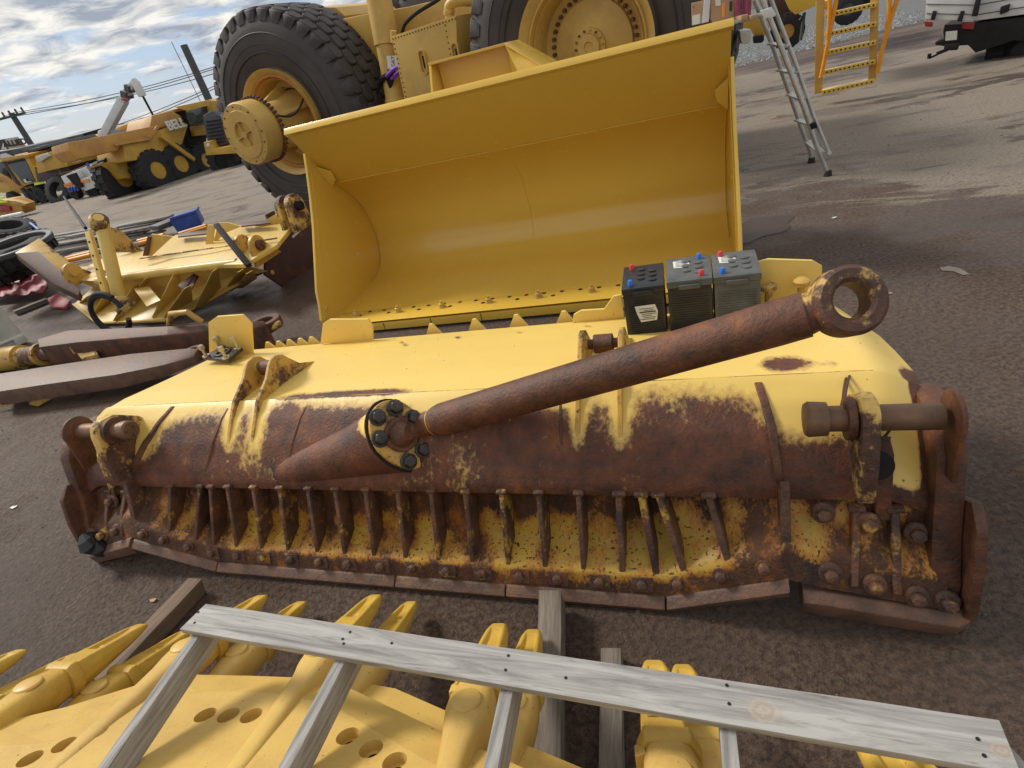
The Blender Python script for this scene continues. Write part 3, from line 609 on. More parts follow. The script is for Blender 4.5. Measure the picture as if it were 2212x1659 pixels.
# triangular rib tips peeping out behind the rear edge
for px, py in ((580, 748), (603, 746), (626, 743), (650, 740), (674, 737), (935, 716), (1028, 706), (1118, 697), (1220, 690)):
    c_ = FB.loc(FB.S(px, py, 1.38)); w = .075; big_ = px > 700
    mb = MB(); h = .05 if big_ else .03; mb.prism([c_+V((-w, 0, -.06)), c_+V((w, 0, -.06)), c_+V((w*.15, 0, h)), c_+V((-w*.15, 0, h))], (0, .016, 0)); build('front_rib', mb, 'blade_paint', blade, bevel=.003)
#@@ROD
# ------------------------------------------------------------------ rod (tilt brace)
R0 = FB.P(*(C1+CN*.03)); 
E1 = FB.S(1712, 688, .31); A0 = FB.S(905, 922, .385); A1 = FB.S(938, 911, .383)
rod = thing('tilt_brace', 'long rusty brown steel brace rod with a ring eye rising out of the blade', 'steel rod', R0)
Dr = (E1-A1).normalized()
mb = MB(); CMW = FB.P(*(CM+CN*.04)); mb.tube([CMW, lerp(CMW, A0, .5), A0, A1-Dr*.01, A1+Dr*.02, A1+Dr*.05, lerp(A1, E1, .5), E1-Dr*.05, E1+Dr*.04], [.045, .048, .055, .057, .067, .0725, .073, .073, .071], 56)
build('tube', mb, 'rust', rod)
mb = MB(); mb.tube([A1-Dr*.004, A1+Dr*.004], .060, 40); build('weld_bead', mb, 'old_paint', rod)
mb = MB(); mb.lathe([(-.07, .001), (-.06, .035), (-.03, .062), (0, .07), (.03, .062), (.06, .035)], CMW, Dr, 24); build('ball', mb, 'rust', rod)
EC = FB.S(1828, 652, .30); EA = V((.54, -.70, .46)).normalized()
EA = (EA-Dr*EA.dot(Dr)*.75).normalized()
mb = MB(); n_ = 52; Rr, rr_, hw = .104, .053, .042
mb.lathe([(-hw, rr_+.004), (-hw, Rr-.012), (-hw+.012, Rr), (hw-.012, Rr), (hw, Rr-.012), (hw, rr_+.012), (hw-.010, rr_), (-hw+.008, rr_)], EC, EA, n_, True)
paint('eye_paint', YB, rust=.60, chips=.25, rough=.42, s1=4.0, cscale=40, dirt=.3, bump=.5)
ey = build('eye', mb, 'eye_paint', rod)
mb = MB(); X_ = (EC-E1); Ln = X_.length; mb.tube([E1-Dr*.01, E1+X_*.25, E1+X_*.5], [.067, .066, .058], 40); build('neck', mb, 'eye_paint', rod)
# rope wire
rw = thing('wire_loop', 'thin rusty wire looped around the right hand trunnion', 'wire', FB.S(1840, 880, .36))
mb = MB()
def wirepath(px, s_): return [FB.S(a, b_, s2) for (a, b_), s2 in zip(px, s_)]
def smoothp(P_, k=6):
    r_ = []
    for i in range(len(P_)-1):
        p0 = P_[max(i-1, 0)]; p1 = P_[i]; p2 = P_[i+1]; p3 = P_[min(i+2, len(P_)-1)]
        for j in range(k):
            u = j/k; r_.append(.5*((2*p1)+(p2-p0)*u+(2*p0-5*p1+4*p2-p3)*u*u+(3*p1-p0-3*p2+p3)*u**3))
    return r_+[P_[-1]]
mb.tube(smoothp(wirepath([(1835, 812), (1828, 840), (1825, 880), (1836, 930), (1858, 965), (1895, 955), (1923, 925), (1905, 895), (1888, 870)], [.50, .40, .27, .26, .26, .27, .30, .33, .36])), .0045, 8)
mb.tube(smoothp(wirepath([(1828, 815), (1822, 850), (1822, 890), (1840, 950), (1870, 970), (1910, 960), (1922, 945)], [.50, .40, .27, .26, .26, .27, .30])), .0045, 8)
mb.tube(smoothp(wirepath([(1850, 928), (1880, 925), (1895, 940), (1915, 950)], [.25, .24, .25, .26])), .005, 8)
build('wire', mb, 'wire_rust', rw)
#@@BATT
# ------------------------------------------------------------------ truck batteries on the rear of the blade
def battery(lab, t_, s_, z_, w, d, h, body, top, sticker, redfront, yaw, dz=0):
    b_ = thing('battery', lab, 'battery', FB.P(t_, s_, z_), 'truck batteries on the blade', rotz=FB.ang+yaw); b_['_local'] = 1
    build('case', MB().box((0, 0, h*.42), (w, d, h*.84)), body, b_, bevel=.005)
    mb = MB()
    for k in range(15): mb.box((0, -d/2-.0015, .03+k*h*.042), (w*.86, .004, h*.018))
    for k in range(12): mb.box((w/2+.0015, 0, .03+k*h*.05), (.004, d*.86, h*.018))
    build('side_ribs', mb, body, b_, bevel=.001, seg=1)
    mb = MB(); mb.box((0, 0, h*.90), (w*1.04, d*1.02, h*.12)); mb.box((0, -d*.53, h*.86), (w*.5, .014, .022)); build('lid', mb, top, b_, bevel=.006)
    mb = MB()
    for k in range(3): mb.lathe([(0, .019), (.006, .019), (.008, .014)], V((w*.24, -d*.22+k*d*.20, h*.957)), (0, 0, 1), 18)
    for k in range(3): mb.lathe([(0, .019), (.006, .019), (.008, .014)], V((-w*.05, -d*.12+k*d*.20, h*.957)), (0, 0, 1), 18)
    build('vent_cap', mb, top, b_)
    for (y_, mt) in ((-d*.36, 'cap_red' if redfront else 'cap_blue'), (d*.36, 'cap_blue' if redfront else 'cap_red')):
        mb = MB(); mb.lathe([(0, .013), (.022, .011), (.026, .008)], V((-w*.30 if not redfront else w*.28, y_, h*.957)), (0, 0, 1), 16); build('terminal_cap', mb, mt, b_)
    if sticker:
        mb = MB(); n_ = 6
        mb.prism([V((-w*.24, -d/2-.0045, h*.62)), V((w*.26, -d/2-.0045, h*.63)), V((w*.32, -d/2-.0045, h*.50)), V((w*.28, -d/2-.0045, h*.33)), V((-w*.12, -d/2-.0045, h*.31)), V((-w*.20, -d/2-.0045, h*.48))], (0, -.002, 0)); build('sticker', mb, 'paper', b_)
        mb = MB(); 
        for k in range(7): mb.box((.008+.01*(k % 2), -d/2-.0072, h*(.36+k*.034)), (w*(.36-.06*(k % 3)), .001, .0026))
        mb.box((.012, -d/2-.0074, h*.50), (w*.4, .001, .006)); build('print', mb, 'ink', b_)
    else:
        mb = MB(); mb.prism([V((-w*.34, d*.05, h*.9612)), V((w*.05, d*.02, h*.9612)), V((w*.02, d*.36, h*.9612)), V((-w*.36, d*.34, h*.9612))], (0, 0, .001)); build('sticker', mb, 'paper', b_)
        mb = MB(); 
        for k in range(5): mb.box((-w*.16, d*(.09+k*.055), h*.9612+.0016), (w*.26, .0035, .001))
        build('print', mb, 'ink', b_)
    return b_
battery('black battery with a white label on its side, leftmost of the three on the blade', .815, 1.16, .695, .185, .27, .27, 'black_plastic', 'black_plastic', True, False, .04)
battery('dusty grey battery in the middle of three, with a faded green mark on top', 1.022, 1.17, .690, .19, .28, .285, 'black_plastic', 'grey_plastic', False, True, .02)
battery('dusty grey battery with a worn paper label on top, rightmost of the three', 1.225, 1.18, .685, .19, .28, .285, 'grey_plastic', 'grey_plastic', False, False, .0)
#@@BUCKET
# ------------------------------------------------------------------ yellow loader bucket
bk = thing('loader_bucket', 'freshly painted yellow loader bucket standing open towards the rusty blade', 'loader bucket', FK.P(1.92, .7, 0))
BW = 3.85
prof = [(.0, .12), (.30, .085), (.62, .075), (.98, .10)]
arc = [(.98, .10), (1.20, .13), (1.36, .21), (1.46, .36), (1.485, .55), (1.45, .78), (1.36, .95), (1.22, 1.10), (1.03, 1.235)]
pts = [V((a, b_, 0)) for a, b_ in arc]
def cr_(P_, k=5): return [(p.x, p.y) for p in smoothp(P_, k)]
prof = prof[:-1]+cr_(pts)+[(.60, 1.78)]
def wrapper(prof, t0, t1, th, nseg=14):
    n = len(prof); nr = []
    for i, (a, b_) in enumerate(prof):
        p = prof[max(i-1, 0)]; q = prof[min(i+1, n-1)]; d = V((q[0]-p[0], q[1]-p[1])).normalized(); nr.append((d.y, -d.x))
    mb = MB(); rows = []
    for k in range(nseg+1):
        t_ = lerp(t0, t1, k/nseg); r1 = []; r2 = []
        for (a, b_), (c_, d) in zip(prof, nr):
            r1.append(len(mb.v)); mb.v.append(FK.P(t_, a, b_)); r2.append(len(mb.v)); mb.v.append(FK.P(t_, a+c_*th, b_+d*th))
        rows.append((r1, r2))
    for k in range(nseg):
        for i in range(n-1):
            a, b_ = rows[k]; c_, d = rows[k+1]
            mb.f.append((a[i], c_[i], c_[i+1], a[i+1])); mb.f.append((b_[i], b_[i+1], d[i+1], d[i]))
        a, b_ = rows[k]; c_, d = rows[k+1]; mb.f.append((a[0], b_[0], d[0], c_[0])); mb.f.append((a[-1], c_[-1], d[-1], b_[-1]))
    for k in (0, nseg):
        a, b_ = rows[k]
        for i in range(n-1): mb.f.append((a[i], a[i+1], b_[i+1], b_[i]))
    return mb
build('wrapper', wrapper(prof, 0, BW, .022), 'bucket_paint', bk, smooth=30)
# thick top lip bar
tp = V((.60-1.03, 1.78-1.235)).normalized()
mb = MB(); mb.prism([FK.P(-.015, .60+.02, 1.78-.022), FK.P(-.015, .60-.022, 1.78+.006), FK.P(-.015, .60+.012, 1.835), FK.P(-.015, .655, 1.80)], FK.e1*(BW+.03)); build('top_lip', mb, 'bucket_paint', bk, bevel=.003)
def sidepl(t_, th):
    front = [(.0, .05), (-.01, .16), (.06, .30), (.10, .42), (.28, .70), (.46, .98), (.60, 1.24), (.70, 1.45), (.76, 1.585)]
    back = [(1.04, 1.25), (1.23, 1.12), (1.38, .96), (1.47, .78), (1.51, .55), (1.48, .34), (1.38, .18), (1.2, .10), (.98, .06)]
    mb = MB(); mb.prism([FK.P(t_, a, b_) for a, b_ in front+back], FK.e1*th); return mb
build('side_plate', sidepl(-.025, .027), 'bucket_paint', bk, bevel=.003); build('side_plate', sidepl(BW-.002, .027), 'bucket_paint', bk, bevel=.003)
# side cutter strips along the front edge, weld lines
for t_ in (.004, BW-.010):
    mb = MB(); fr = [(.16, .22), (.30, .60), (.48, .90), (.62, 1.16), (.73, 1.40), (.79, 1.53)]
    mb.tube([FK.P(t_, a, b_) for a, b_ in fr], .004, 6); build('weld_line', mb, 'bucket_paint', bk)
    mb = MB(); mb.tube([FK.P(t_+(.006 if t_ < 1 else -.006), a-.005, b_+.002) for a, b_ in cr_(pts)[2:]], .007, 6); build('weld_line', mb, 'bucket_paint', bk)
    # corner gusset near the top
    sgn = 1 if t_ < 1 else -1
    mb = MB(); a = [FK.P(t_, .84, 1.44), FK.P(t_+.10*sgn, .93, 1.355), FK.P(t_+.085*sgn, .97, 1.27), FK.P(t_, .99, 1.19)]
    mb.prism(a, FK.e2*-.02+V((0, 0, .012))); build('corner_gusset', mb, 'bucket_paint', bk, bevel=.003)
mb = MB(); mb.tube([FK.P(.02+i*.05, 1.028-.003, 1.233-.003) for i in range(36)], .0045, 6); mb.tube([FK.P(1.9+i*.05, 1.028-.003, 1.233-.003) for i in range(39)], .0035, 6); build('fold_weld', mb, 'bucket_paint', bk)
mb = MB(); mb.tube([FK.P(1.9, a-.002, b_) for a, b_ in cr_(pts)[12:34]], .003, 6); build('centre_weld', mb, 'bucket_paint', bk)
# base edge: bolted strip with holes, bolts
mb = MB(); mb.prism([FK.P(.06, .03, .1275), FK.P(.06, .26, .1), FK.P(.06, .26, .085), FK.P(.06, -.03, .095), FK.P(.06, -.05, .11)], FK.e1*(BW-.1)); build('base_edge', mb, 'bucket_paint', bk, bevel=.003)
for i in range(22):
    for c_ in [FK.P(.26+i*.165, .20, .1085)]+([FK.P(.20+i*.165, .10, .1212)] if i % 2 else []):
        build('dark_hole_disc', MB().lathe([(-.002, .019), (.0015, .019)], c_, (0, 0, 1), 16), 'black_metal', bk)
for i in range(7):
    c_ = FK.P(.34+i*.47, .09, .122); mb = MB(); mb.lathe([(0, .034), (.012, .034)], c_, (0, 0, 1), 18); mb.lathe([(.010, .028), (.042, .028), (.046, .022)], c_, (0, 0, 1), 6); mb.tube([c_, c_+V((0, 0, .065))], .014, 12); build('bolt', mb, 'truck_paint', bk)
# lower segment below the edge
mb = MB(); mb.prism([FK.P(.2, -.06, .02), FK.P(.2, -.055, .088), FK.P(.2, .2, .075), FK.P(.2, .2, .02)], FK.e1*(BW-.4)); build('wear_segment', mb, 'bucket_paint', bk, bevel=.004)
for t_ in (.7, 1.2, 1.7):
    mb = MB(); mb.box(FK.P(t_, -.058, .055), (.004, .006, .07), Matrix.Rotation(FK.ang, 3, 'Z')); build('segment_joint', mb, 'black_metal', bk)
# small bolts in the side plate's foot and a disc painted pale as daylight through a hole
for a, b_ in ((.14, .22), (.05, .14)):
    mb = MB(); mb.ring(FK.P(.004, a, b_), FK.e1, .03, .012, .012, 20); build('plate_boss', mb, 'bucket_paint', bk)
mb = MB(); mb.lathe([(0, .014), (.003, .014)], FK.T(773, 549, .004), FK.e1, 14); build('daylight_disc', mb, 'paper', bk)
# top hinge bracket
Bc = [FK.S(925, 140, .92), FK.S(1090, 95, .92), FK.S(1172, 136, .92)]
l0 = FK.loc(FK.S(930, 142, .80)); l1 = FK.loc(FK.S(1092, 97, .80)); zt = .5*(l0.z+l1.z); tl, tr = l0.x, l1.x
mb = MB(); mb.hull8([FK.P(tl-.02, .80, zt), FK.P(tr, .80, zt), FK.P(tr, 1.25, zt), FK.P(tl-.02, 1.25, zt), FK.P(tl-.02, .80, zt+.02), FK.P(tr, .80, zt+.02), FK.P(tr, 1.25, zt+.02), FK.P(tl-.02, 1.25, zt+.02)]); build('bracket_flange', mb, 'bucket_paint', bk, bevel=.003)
mb = MB(); mb.hull8([FK.P(tl+.02, .93, 1.45), FK.P(tr+.03, .93, 1.45), FK.P(tr+.03, .95, 1.45), FK.P(tl+.02, .95, 1.45), FK.P(tl+.02, .93, zt-.001), FK.P(tr+.03, .93, zt-.001), FK.P(tr+.03, .95, zt-.001), FK.P(tl+.02, .95, zt-.001)]); build('bracket_face', mb, 'bucket_paint', bk)
mb = MB(); mb.prism([FK.P(tr, .78, zt+.02), FK.P(tr+.34, .70, 1.79), FK.P(tr+.10, .74, 1.74), FK.P(tr-.02, .92, 1.70)], FK.e2*.02+FK.e1*.0); mb.prism([FK.P(tr, .78, zt+.02), FK.P(tr+.34, .68, 1.785), FK.P(tr+.36, 1.2, 1.785), FK.P(tr, 1.25, zt+.02)], (0, 0, -.02)); build('bracket_gusset', mb, 'bucket_paint', bk, bevel=.002)
mb = MB(); mb.prism([FK.P(tl-.015, .80, zt), FK.P(tl-.015, .66, 1.76), FK.P(tl-.015, 1.0, 1.45), FK.P(tl-.015, 1.2, zt)], FK.e1*.02); build('bracket_gusset', mb, 'bucket_paint', bk, bevel=.002)
#@@MORE
#@@LIPS
# ------------------------------------------------------------------ cast bucket lips with teeth, nearest the camera
LP0 = V((-.381, .937, .37)); LA = V((.961, -.275, 0)); LD = V((.1772, .8873, -.4259)); LN = V((.1175, .4106, .9042)).normalized()
def LPt(a, b_, h=0): return LP0+LA*a+LD*b_+LN*h
TOOTH = [(-2.23, .328), (-1.753, .530), (-1.265, .78), (-.638, .762), (.002, .517), (.572, .296), (1.08, .07)]
HOLES = ((-1.385, -.262), (-1.32, -.202), (-1.255, -.145), (-.904, -.050), (-.816, -.047), (-.730, -.045), (-.348, -.110), (-.253, -.152), (-.164, -.192), (.22, -.45), (.31, -.49), (.40, -.53), (-1.9, -.52), (-1.83, -.48), (-1.97, -.56))
def make_lip(lab):
    lp = thing('bucket_lip', lab, 'bucket lip', LPt(-.6, -.2), 'cast bucket lips lying under the timber frame')
    st = [((-2.9, -.66), (-2.86, -.80)), ((-2.3, -.36), (-2.25, -.49)), ((-1.755, -.10), (-1.70, -.24)), ((-1.55, -.01), (-1.40, -.20)), ((-1.25, .185), (-1.21, .075-.15)), ((-1.12, .18), (-1.02, .05)), ((-.90, .18), (-.9, .065)), ((-.69, .175), (-.71, .062)), ((-.48, .135), (-.47, .015)), ((-.09, -.042), (-.13, -.155)), ((.28, -.20), (.23, -.32)), ((.75, -.42), (.7, -.54)), ((1.4, -.72), (1.3, -.84))]
    mb = MB(); n = len(st); T_ = .09
    for (e_, c_) in st:
        mb.v += [LPt(e_[0], e_[1], -.045), LPt(e_[0], e_[1], -.022), LPt(c_[0], c_[1], 0), LPt(c_[0], -1.45, 0), LPt(c_[0], -1.45, -T_), LPt(c_[0], c_[1], -T_)]
    for i in range(n-1):
        for j in range(6): mb.f.append((6*i+j, 6*i+(j+1) % 6, 6*i+6+(j+1) % 6, 6*i+6+j))
    mb.f += [tuple(range(6))[::-1], tuple(6*(n-1)+j for j in range(6))]
    pl = build('lip_plate', mb, 'lip_paint', lp, bevel=.003)
    # counterbored holes cut out of the plate
    cut = MB()
    for a, b_ in HOLES:
        c_ = LPt(a, b_); cut.lathe([(-.034, .034), (.02, .034)], c_, LN, 32); cut.lathe([(-.13, .019), (-.0335, .019)], c_, LN, 24)
    co = build('cutter', cut, 'lip_paint', None); co.data.transform(lp.matrix_basis.inverted()); co.parent = lp
    bo = pl.modifiers.new('b', 'BOOLEAN'); bo.object = co; bo.operation = 'DIFFERENCE'; bo.solver = 'EXACT'; bo.use_self = True
    bpy.context.view_layer.update()
    me = bpy.data.meshes.new_from_object(pl.evaluated_get(bpy.context.evaluated_depsgraph_get())); pl.modifiers.clear(); pl.data = me; bpy.data.objects.remove(co)
    for f_ in me.polygons: f_.use_smooth = False
    for a, b_ in HOLES: build('dark_hole_disc', MB().lathe([(-.036, .0185), (-.0325, .0185)], LPt(a, b_), LN, 20), 'black_metal', lp)  # black discs at the counterbore floor paint in the dark depth of the holes
    for i, (a, bt) in enumerate(TOOTH):
        bp_ = bt-.515                      # centre of the round pad
        mb = MB()
        # adapter: leg running back over the plate, bulb with the pad, nose
        secs = [(-.62, .036, .030), (-.35, .040, .045), (-.20, .043, .055), (-.12, .052, .062), (-.06, .066, .068), (.0, .074, .072), (.06, .072, .070), (.12, .060, .060), (.20, .048, .045)]
        k0 = 0; m_ = 14
        for (db, w, h) in secs:
            for j in range(m_):
                q = 2*pi*j/m_; cw = abs(cos(q))**.6*(1 if cos(q) > 0 else -1); sh = abs(sin(q))**.6*(1 if sin(q) > 0 else -1)
                mb.v.append(LPt(a+cw*w, bp_+db, -.03+sh*(h if sh > 0 else .06)))
        for k in range(len(secs)-1):
            for j in range(m_): mb.f.append((k*m_+j, k*m_+(j+1) % m_, (k+1)*m_+(j+1) % m_, (k+1)*m_+j))
        mb.f += [tuple(range(m_))[::-1], tuple((len(secs)-1)*m_+j for j in range(m_))]
        ad = build('adapter', mb, 'tooth_paint' if i == 1 else 'lip_paint', lp, smooth=60, jit=.004)
        mb = MB(); mb.lathe([(0, .047), (.006, .045), (.009, .041)], LPt(a, bp_, .039), LN+LD*-.06, 32); build('wear_pad', mb, 'lip_paint', ad)
        mb = MB(); secs = [(.105, .078, .062, 0), (.125, .082, .070, 0), (.150, .080, .068, 0), (.155, .068, .058, 0), (.20, .066, .054, 0), (.265, .062, .046, 0), (.275, .060, .044, .016), (.40, .052, .029, .014), (.455, .046, .022, .008), (.470, .044, .019, 0), (.505, .034, .012, 0), (.518, .028, .007, 0)]
        for (db, w, h, g_) in secs:
            dz = -.03; c8 = [(-1, -.35), (-1, .35), (-.72, 1), (-.52, 1), (-.40, 1-g_/h), (.40, 1-g_/h), (.52, 1), (.72, 1), (1, .35), (1, -.35), (.7, -1), (-.7, -1)]
            for x_, z_ in c8: mb.v.append(LPt(a+x_*w, bp_+db, dz+z_*h))
        m_ = 12
        for k in range(len(secs)-1):
            for j in range(m_): mb.f.append((k*m_+j, k*m_+(j+1) % m_, (k+1)*m_+(j+1) % m_, (k+1)*m_+j))
        mb.f += [tuple(range(m_))[::-1], tuple((len(secs)-1)*m_+j for j in range(m_))]
        mb.lathe([(0, .013), (.014, .012), (.016, .008)], LPt(a+.022, bp_+.292, -.03+.026), LN, 14)
        mb.box((0, 0, 0), (.001, .001, .001)) if False else None
        th = build('tooth', mb, 'tooth_paint', ad, bevel=.0025, smooth=28, seg=1)
        mb = MB(); mb.hull8([LPt(a-.088, bp_+.085, -.05), LPt(a-.060, bp_+.085, -.05), LPt(a-.060, bp_+.125, -.05), LPt(a-.088, bp_+.125, -.05), LPt(a-.088, bp_+.085, .0), LPt(a-.060, bp_+.085, .012), LPt(a-.060, bp_+.125, .012), LPt(a-.088, bp_+.125, .0)]); build('retainer', mb, 'tooth_paint', ad, bevel=.004)
        if i == 5: text('raised_letters', 'CAT', .045, 'tooth_paint', face_M(LPt(a, bp_+.215, .027), -LA, LN+LD*.14), ad, ext=.003)
    return lp
lip1 = make_lip('yellow spade nosed bucket lip with teeth, the upper and nearer of two')
lip2 = dup(lip1, lip1.location+V((.112, .063, -.179)), 'yellow spade nosed bucket lip with teeth, the lower one behind and beneath')
def nearer(o, k=.89):      # set a finished thing closer and smaller, clear of the ground
    o.location = EYE+(o.location-EYE)*k; o.scale = (k, k, k)
nearer(lip1); nearer(lip2)
#@@TIMBER
# old timbers under the lips
def timber(name, lab, a, b_, w, h, up=(0, 0, 1), mat='wood_old', grp=None, jag=.0):
    a = V(a); b_ = V(b_); L_ = (b_-a).length; ob = thing(name, lab, 'timber', a, grp)
    d = (b_-a).normalized(); x = d; z = V(up); z = (z-x*z.dot(x)).normalized(); y = z.cross(x); Mx = Matrix(((x.x, y.x, z.x, a.x), (x.y, y.y, z.y, a.y), (x.z, y.z, z.z, a.z), (0, 0, 0, 1)))
    bpy.data.objects.remove(ob)
    mb = MB(); k = 4; rn = random.Random(int(L_*1000))
    for i in range(k+1):
        u = L_*i/k; q = 1.0
        for (yy, zz) in ((-w/2, 0), (w/2, 0), (w/2, h), (-w/2, h)):
            mb.v.append(V((u+(rn.uniform(-jag, jag) if i in (0, k) else 0), yy+rn.uniform(-.002, .002), zz+rn.uniform(-.002, .002))))
    for i in range(k):
        for j in range(4): mb.f.append((4*i+j, 4*i+(j+1) % 4, 4*i+4+(j+1) % 4, 4*i+4+j))
    mb.f += [(3, 2, 1, 0), (4*k, 4*k+1, 4*k+2, 4*k+3)]
    o = build(name, mb, mat, None, bevel=.006); o.matrix_world = Mx; tag(o, lab, 'timber', grp); return o
timber('timber_beam', 'split brown timber beam running from the blade corner down under the teeth', G(418, 1252, .09)-V((0, 0, .085)), G(205, 1475, .09)-V((0, 0, .085)), .09, .085, grp='old timber bearers', jag=.02, mat='wood_brown')
timber('timber_beam', 'weathered grey timber post with a broken rounded end, touching the cutting edge', G(1188, 1276, .13)-V((0, 0, .10)), G(1178, 1700, .13)-V((0, 0, .10)), .092, .10, grp='old timber bearers', jag=.012)
timber('timber_beam', 'short pale grey timber post half hidden beneath the plank', G(1320, 1400, .07)-V((0, 0, .065)), G(1320, 1720, .07)-V((0, 0, .065)), .075, .065, grp='old timber bearers', jag=.006)
# timber frame (crate side)
ZP = .60
fr = thing('crate_side', 'pale grey timber crate frame lying over the yellow bucket lips', 'timber frame', G(1200, 1440, ZP))
pa = G(417, 1331, ZP); pb = G(2182, 1612, ZP); pd = (pb-pa).normalized(); pw_ = V((-pd.y, pd.x, 0))
def plank(name, a, b_, w, h, mat, jag=.004):
    d = (b_-a).normalized(); y = V((0, 0, 1)).cross(d).normalized(); mb = MB(); k = 20; L_ = (b_-a).length; rn = random.Random(5)
    for i in range(k+1):
        c_ = a+d*(L_*i/k)
        for q, (yy, zz) in enumerate(((-w/2, -h), (w/2, -h), (w/2, 0), (-w/2, 0))): mb.v.append(c_+y*(yy+.0015*nz(i*.7, q))+V((0, 0, zz+.001*nz(i*.9, q+4)))+(d*(.010 if yy > 0 else -.012) if i in (0,) else V()))
    for i in range(k):
        for j in range(4): mb.f.append((4*i+j, 4*i+(j+1) % 4, 4*i+4+(j+1) % 4, 4*i+4+j))
    mb.f += [(3, 2, 1, 0), (4*k, 4*k+1, 4*k+2, 4*k+3)]
    return mb
# plank is kept in a local frame so the grain runs along it
frp = plank('plank', pa, pb, .103, .024, 'wood_grey')
def build_axis(name, mb, mat, parent, xdir, bevel=.002):
    """mesh stored with its own x axis along xdir, so procedural grain follows the piece"""
    x = V(xdir).normalized(); z = V((0, 0, 1)); z = (z-x*z.dot(x)).normalized(); y = z.cross(x); c = sum(mb.v, V())/len(mb.v)
    Mx = Matrix(((x.x, y.x, z.x, c.x), (x.y, y.y, z.y, c.y), (x.z, y.z, z.z, c.z), (0, 0, 0, 1))); mb.xf(Mx.inverted())
    o = build(name, mb, mat, None, bevel=bevel); o.parent = parent; o.matrix_basis = parent.matrix_basis.inverted() @ Mx; return o
# knots as rings in the wood material of the plank
def knot_mat(name, base, knots):
    m = MATS[base].copy(); m.name = name; MATS[name] = m; t = m.node_tree; b_ = t.nodes['Principled BSDF']; src = b_.inputs['Base Color'].links[0].from_socket
    c = nd(t, 'ShaderNodeTexCoord'); last = src
    for (kx, ky, r) in knots:
        mp = nd(t, 'ShaderNodeMapping'); mp.inputs['Location'].default_value = (-kx/(r*1.25), -ky/r, 0); mp.inputs['Scale'].default_value = (1/(r*1.25), 1/r, 0); lk(t, c.outputs['Object'], mp.inputs[0])
        nn = nd(t, 'ShaderNodeTexNoise', i_Scale=2.0); lk(t, mp.outputs[0], nn.inputs['Vector']); ln = nd(t, 'ShaderNodeVectorMath', operation='LENGTH'); lk(t, mp.outputs[0], ln.inputs[0])
        ad = nd(t, 'ShaderNodeMath', operation='MULTIPLY_ADD', i_1=.8); lk(t, nn.outputs[0], ad.inputs[0]); lk(t, ln.outputs['Value'], ad.inputs[2])
        sn = nd(t, 'ShaderNodeMath', operation='MULTIPLY', i_1=11.0); lk(t, ad.outputs[0], sn.inputs[0]); s2 = nd(t, 'ShaderNodeMath', operation='SINE'); lk(t, sn.outputs[0], s2.inputs[0])
        rr = nd(t, 'ShaderNodeMapRange', i_1=-1.0, i_2=1.0, i_3=.78, i_4=1.0); lk(t, s2.outputs[0], rr.inputs[0])
        cl = nd(t, 'ShaderNodeMixRGB', blend_type='MULTIPLY', i_0=1.0, i_1=(.42, .34, .27, 1)); lk(t, rr.outputs[0], cl.inputs[2])
        mk = nd(t, 'ShaderNodeMapRange', i_1=1.2, i_2=1.6, i_3=.7, i_4=0.0); lk(t, ad.outputs[0], mk.inputs[0])
        mx = nd(t, 'ShaderNodeMixRGB'); lk(t, mk.outputs[0], mx.inputs[0]); lk(t, last, mx.inputs[1]); lk(t, cl.outputs[0], mx.inputs[2]); last = mx.outputs[0]
    lk(t, last, b_.inputs['Base Color'])
cen = sum(frp.v, V())/len(frp.v)
kn = G(1650, 1535, ZP)-cen; kn2 = G(2198, 1640, ZP)-cen
knot_mat('wood_knots', 'wood_grey', [(kn.dot(pd), kn.dot(pw_), .026), (kn2.dot(pd)-.02, kn2.dot(pw_)+.012, .016)])
build_axis('plank', frp, 'wood_knots', fr, pd)
for (p1, p2, ww) in (((437, 1352), (160, 1745), .034), ((745, 1408), (560, 1760), .036), ((1100, 1462), (1035, 1775), .036), ((1568, 1540), (1592, 1775), .036), ((2185, 1640), (2330, 1800), .036)):
    a = G(p1[0], p1[1], ZP-.026); b_ = G(p2[0], p2[1], ZP-.026); a = a-(b_-a).normalized()*.05
    mb = MB(); mb.bar(a-V((0, 0, .045)), b_-V((0, 0, .045)), ww, .09)
    build_axis('rail', mb, 'wood_grey', fr, b_-a)
for (px, py) in ((428, 1322), (420, 1345), (756, 1365), (742, 1390), (846, 1449-60), (1098, 1416), (1092, 1447), (1222, 1464), (1570, 1480), (1575, 1520), (2112, 1596), (2126, 1632), (300+440, 1380)):
    c_ = G(px, py, ZP+.001); mb = MB(); mb.lathe([(0, .0042), (.0012, .0038)], c_, (0, 0, 1), 10); build('nail', mb, 'black_metal', fr)
nearer(fr)
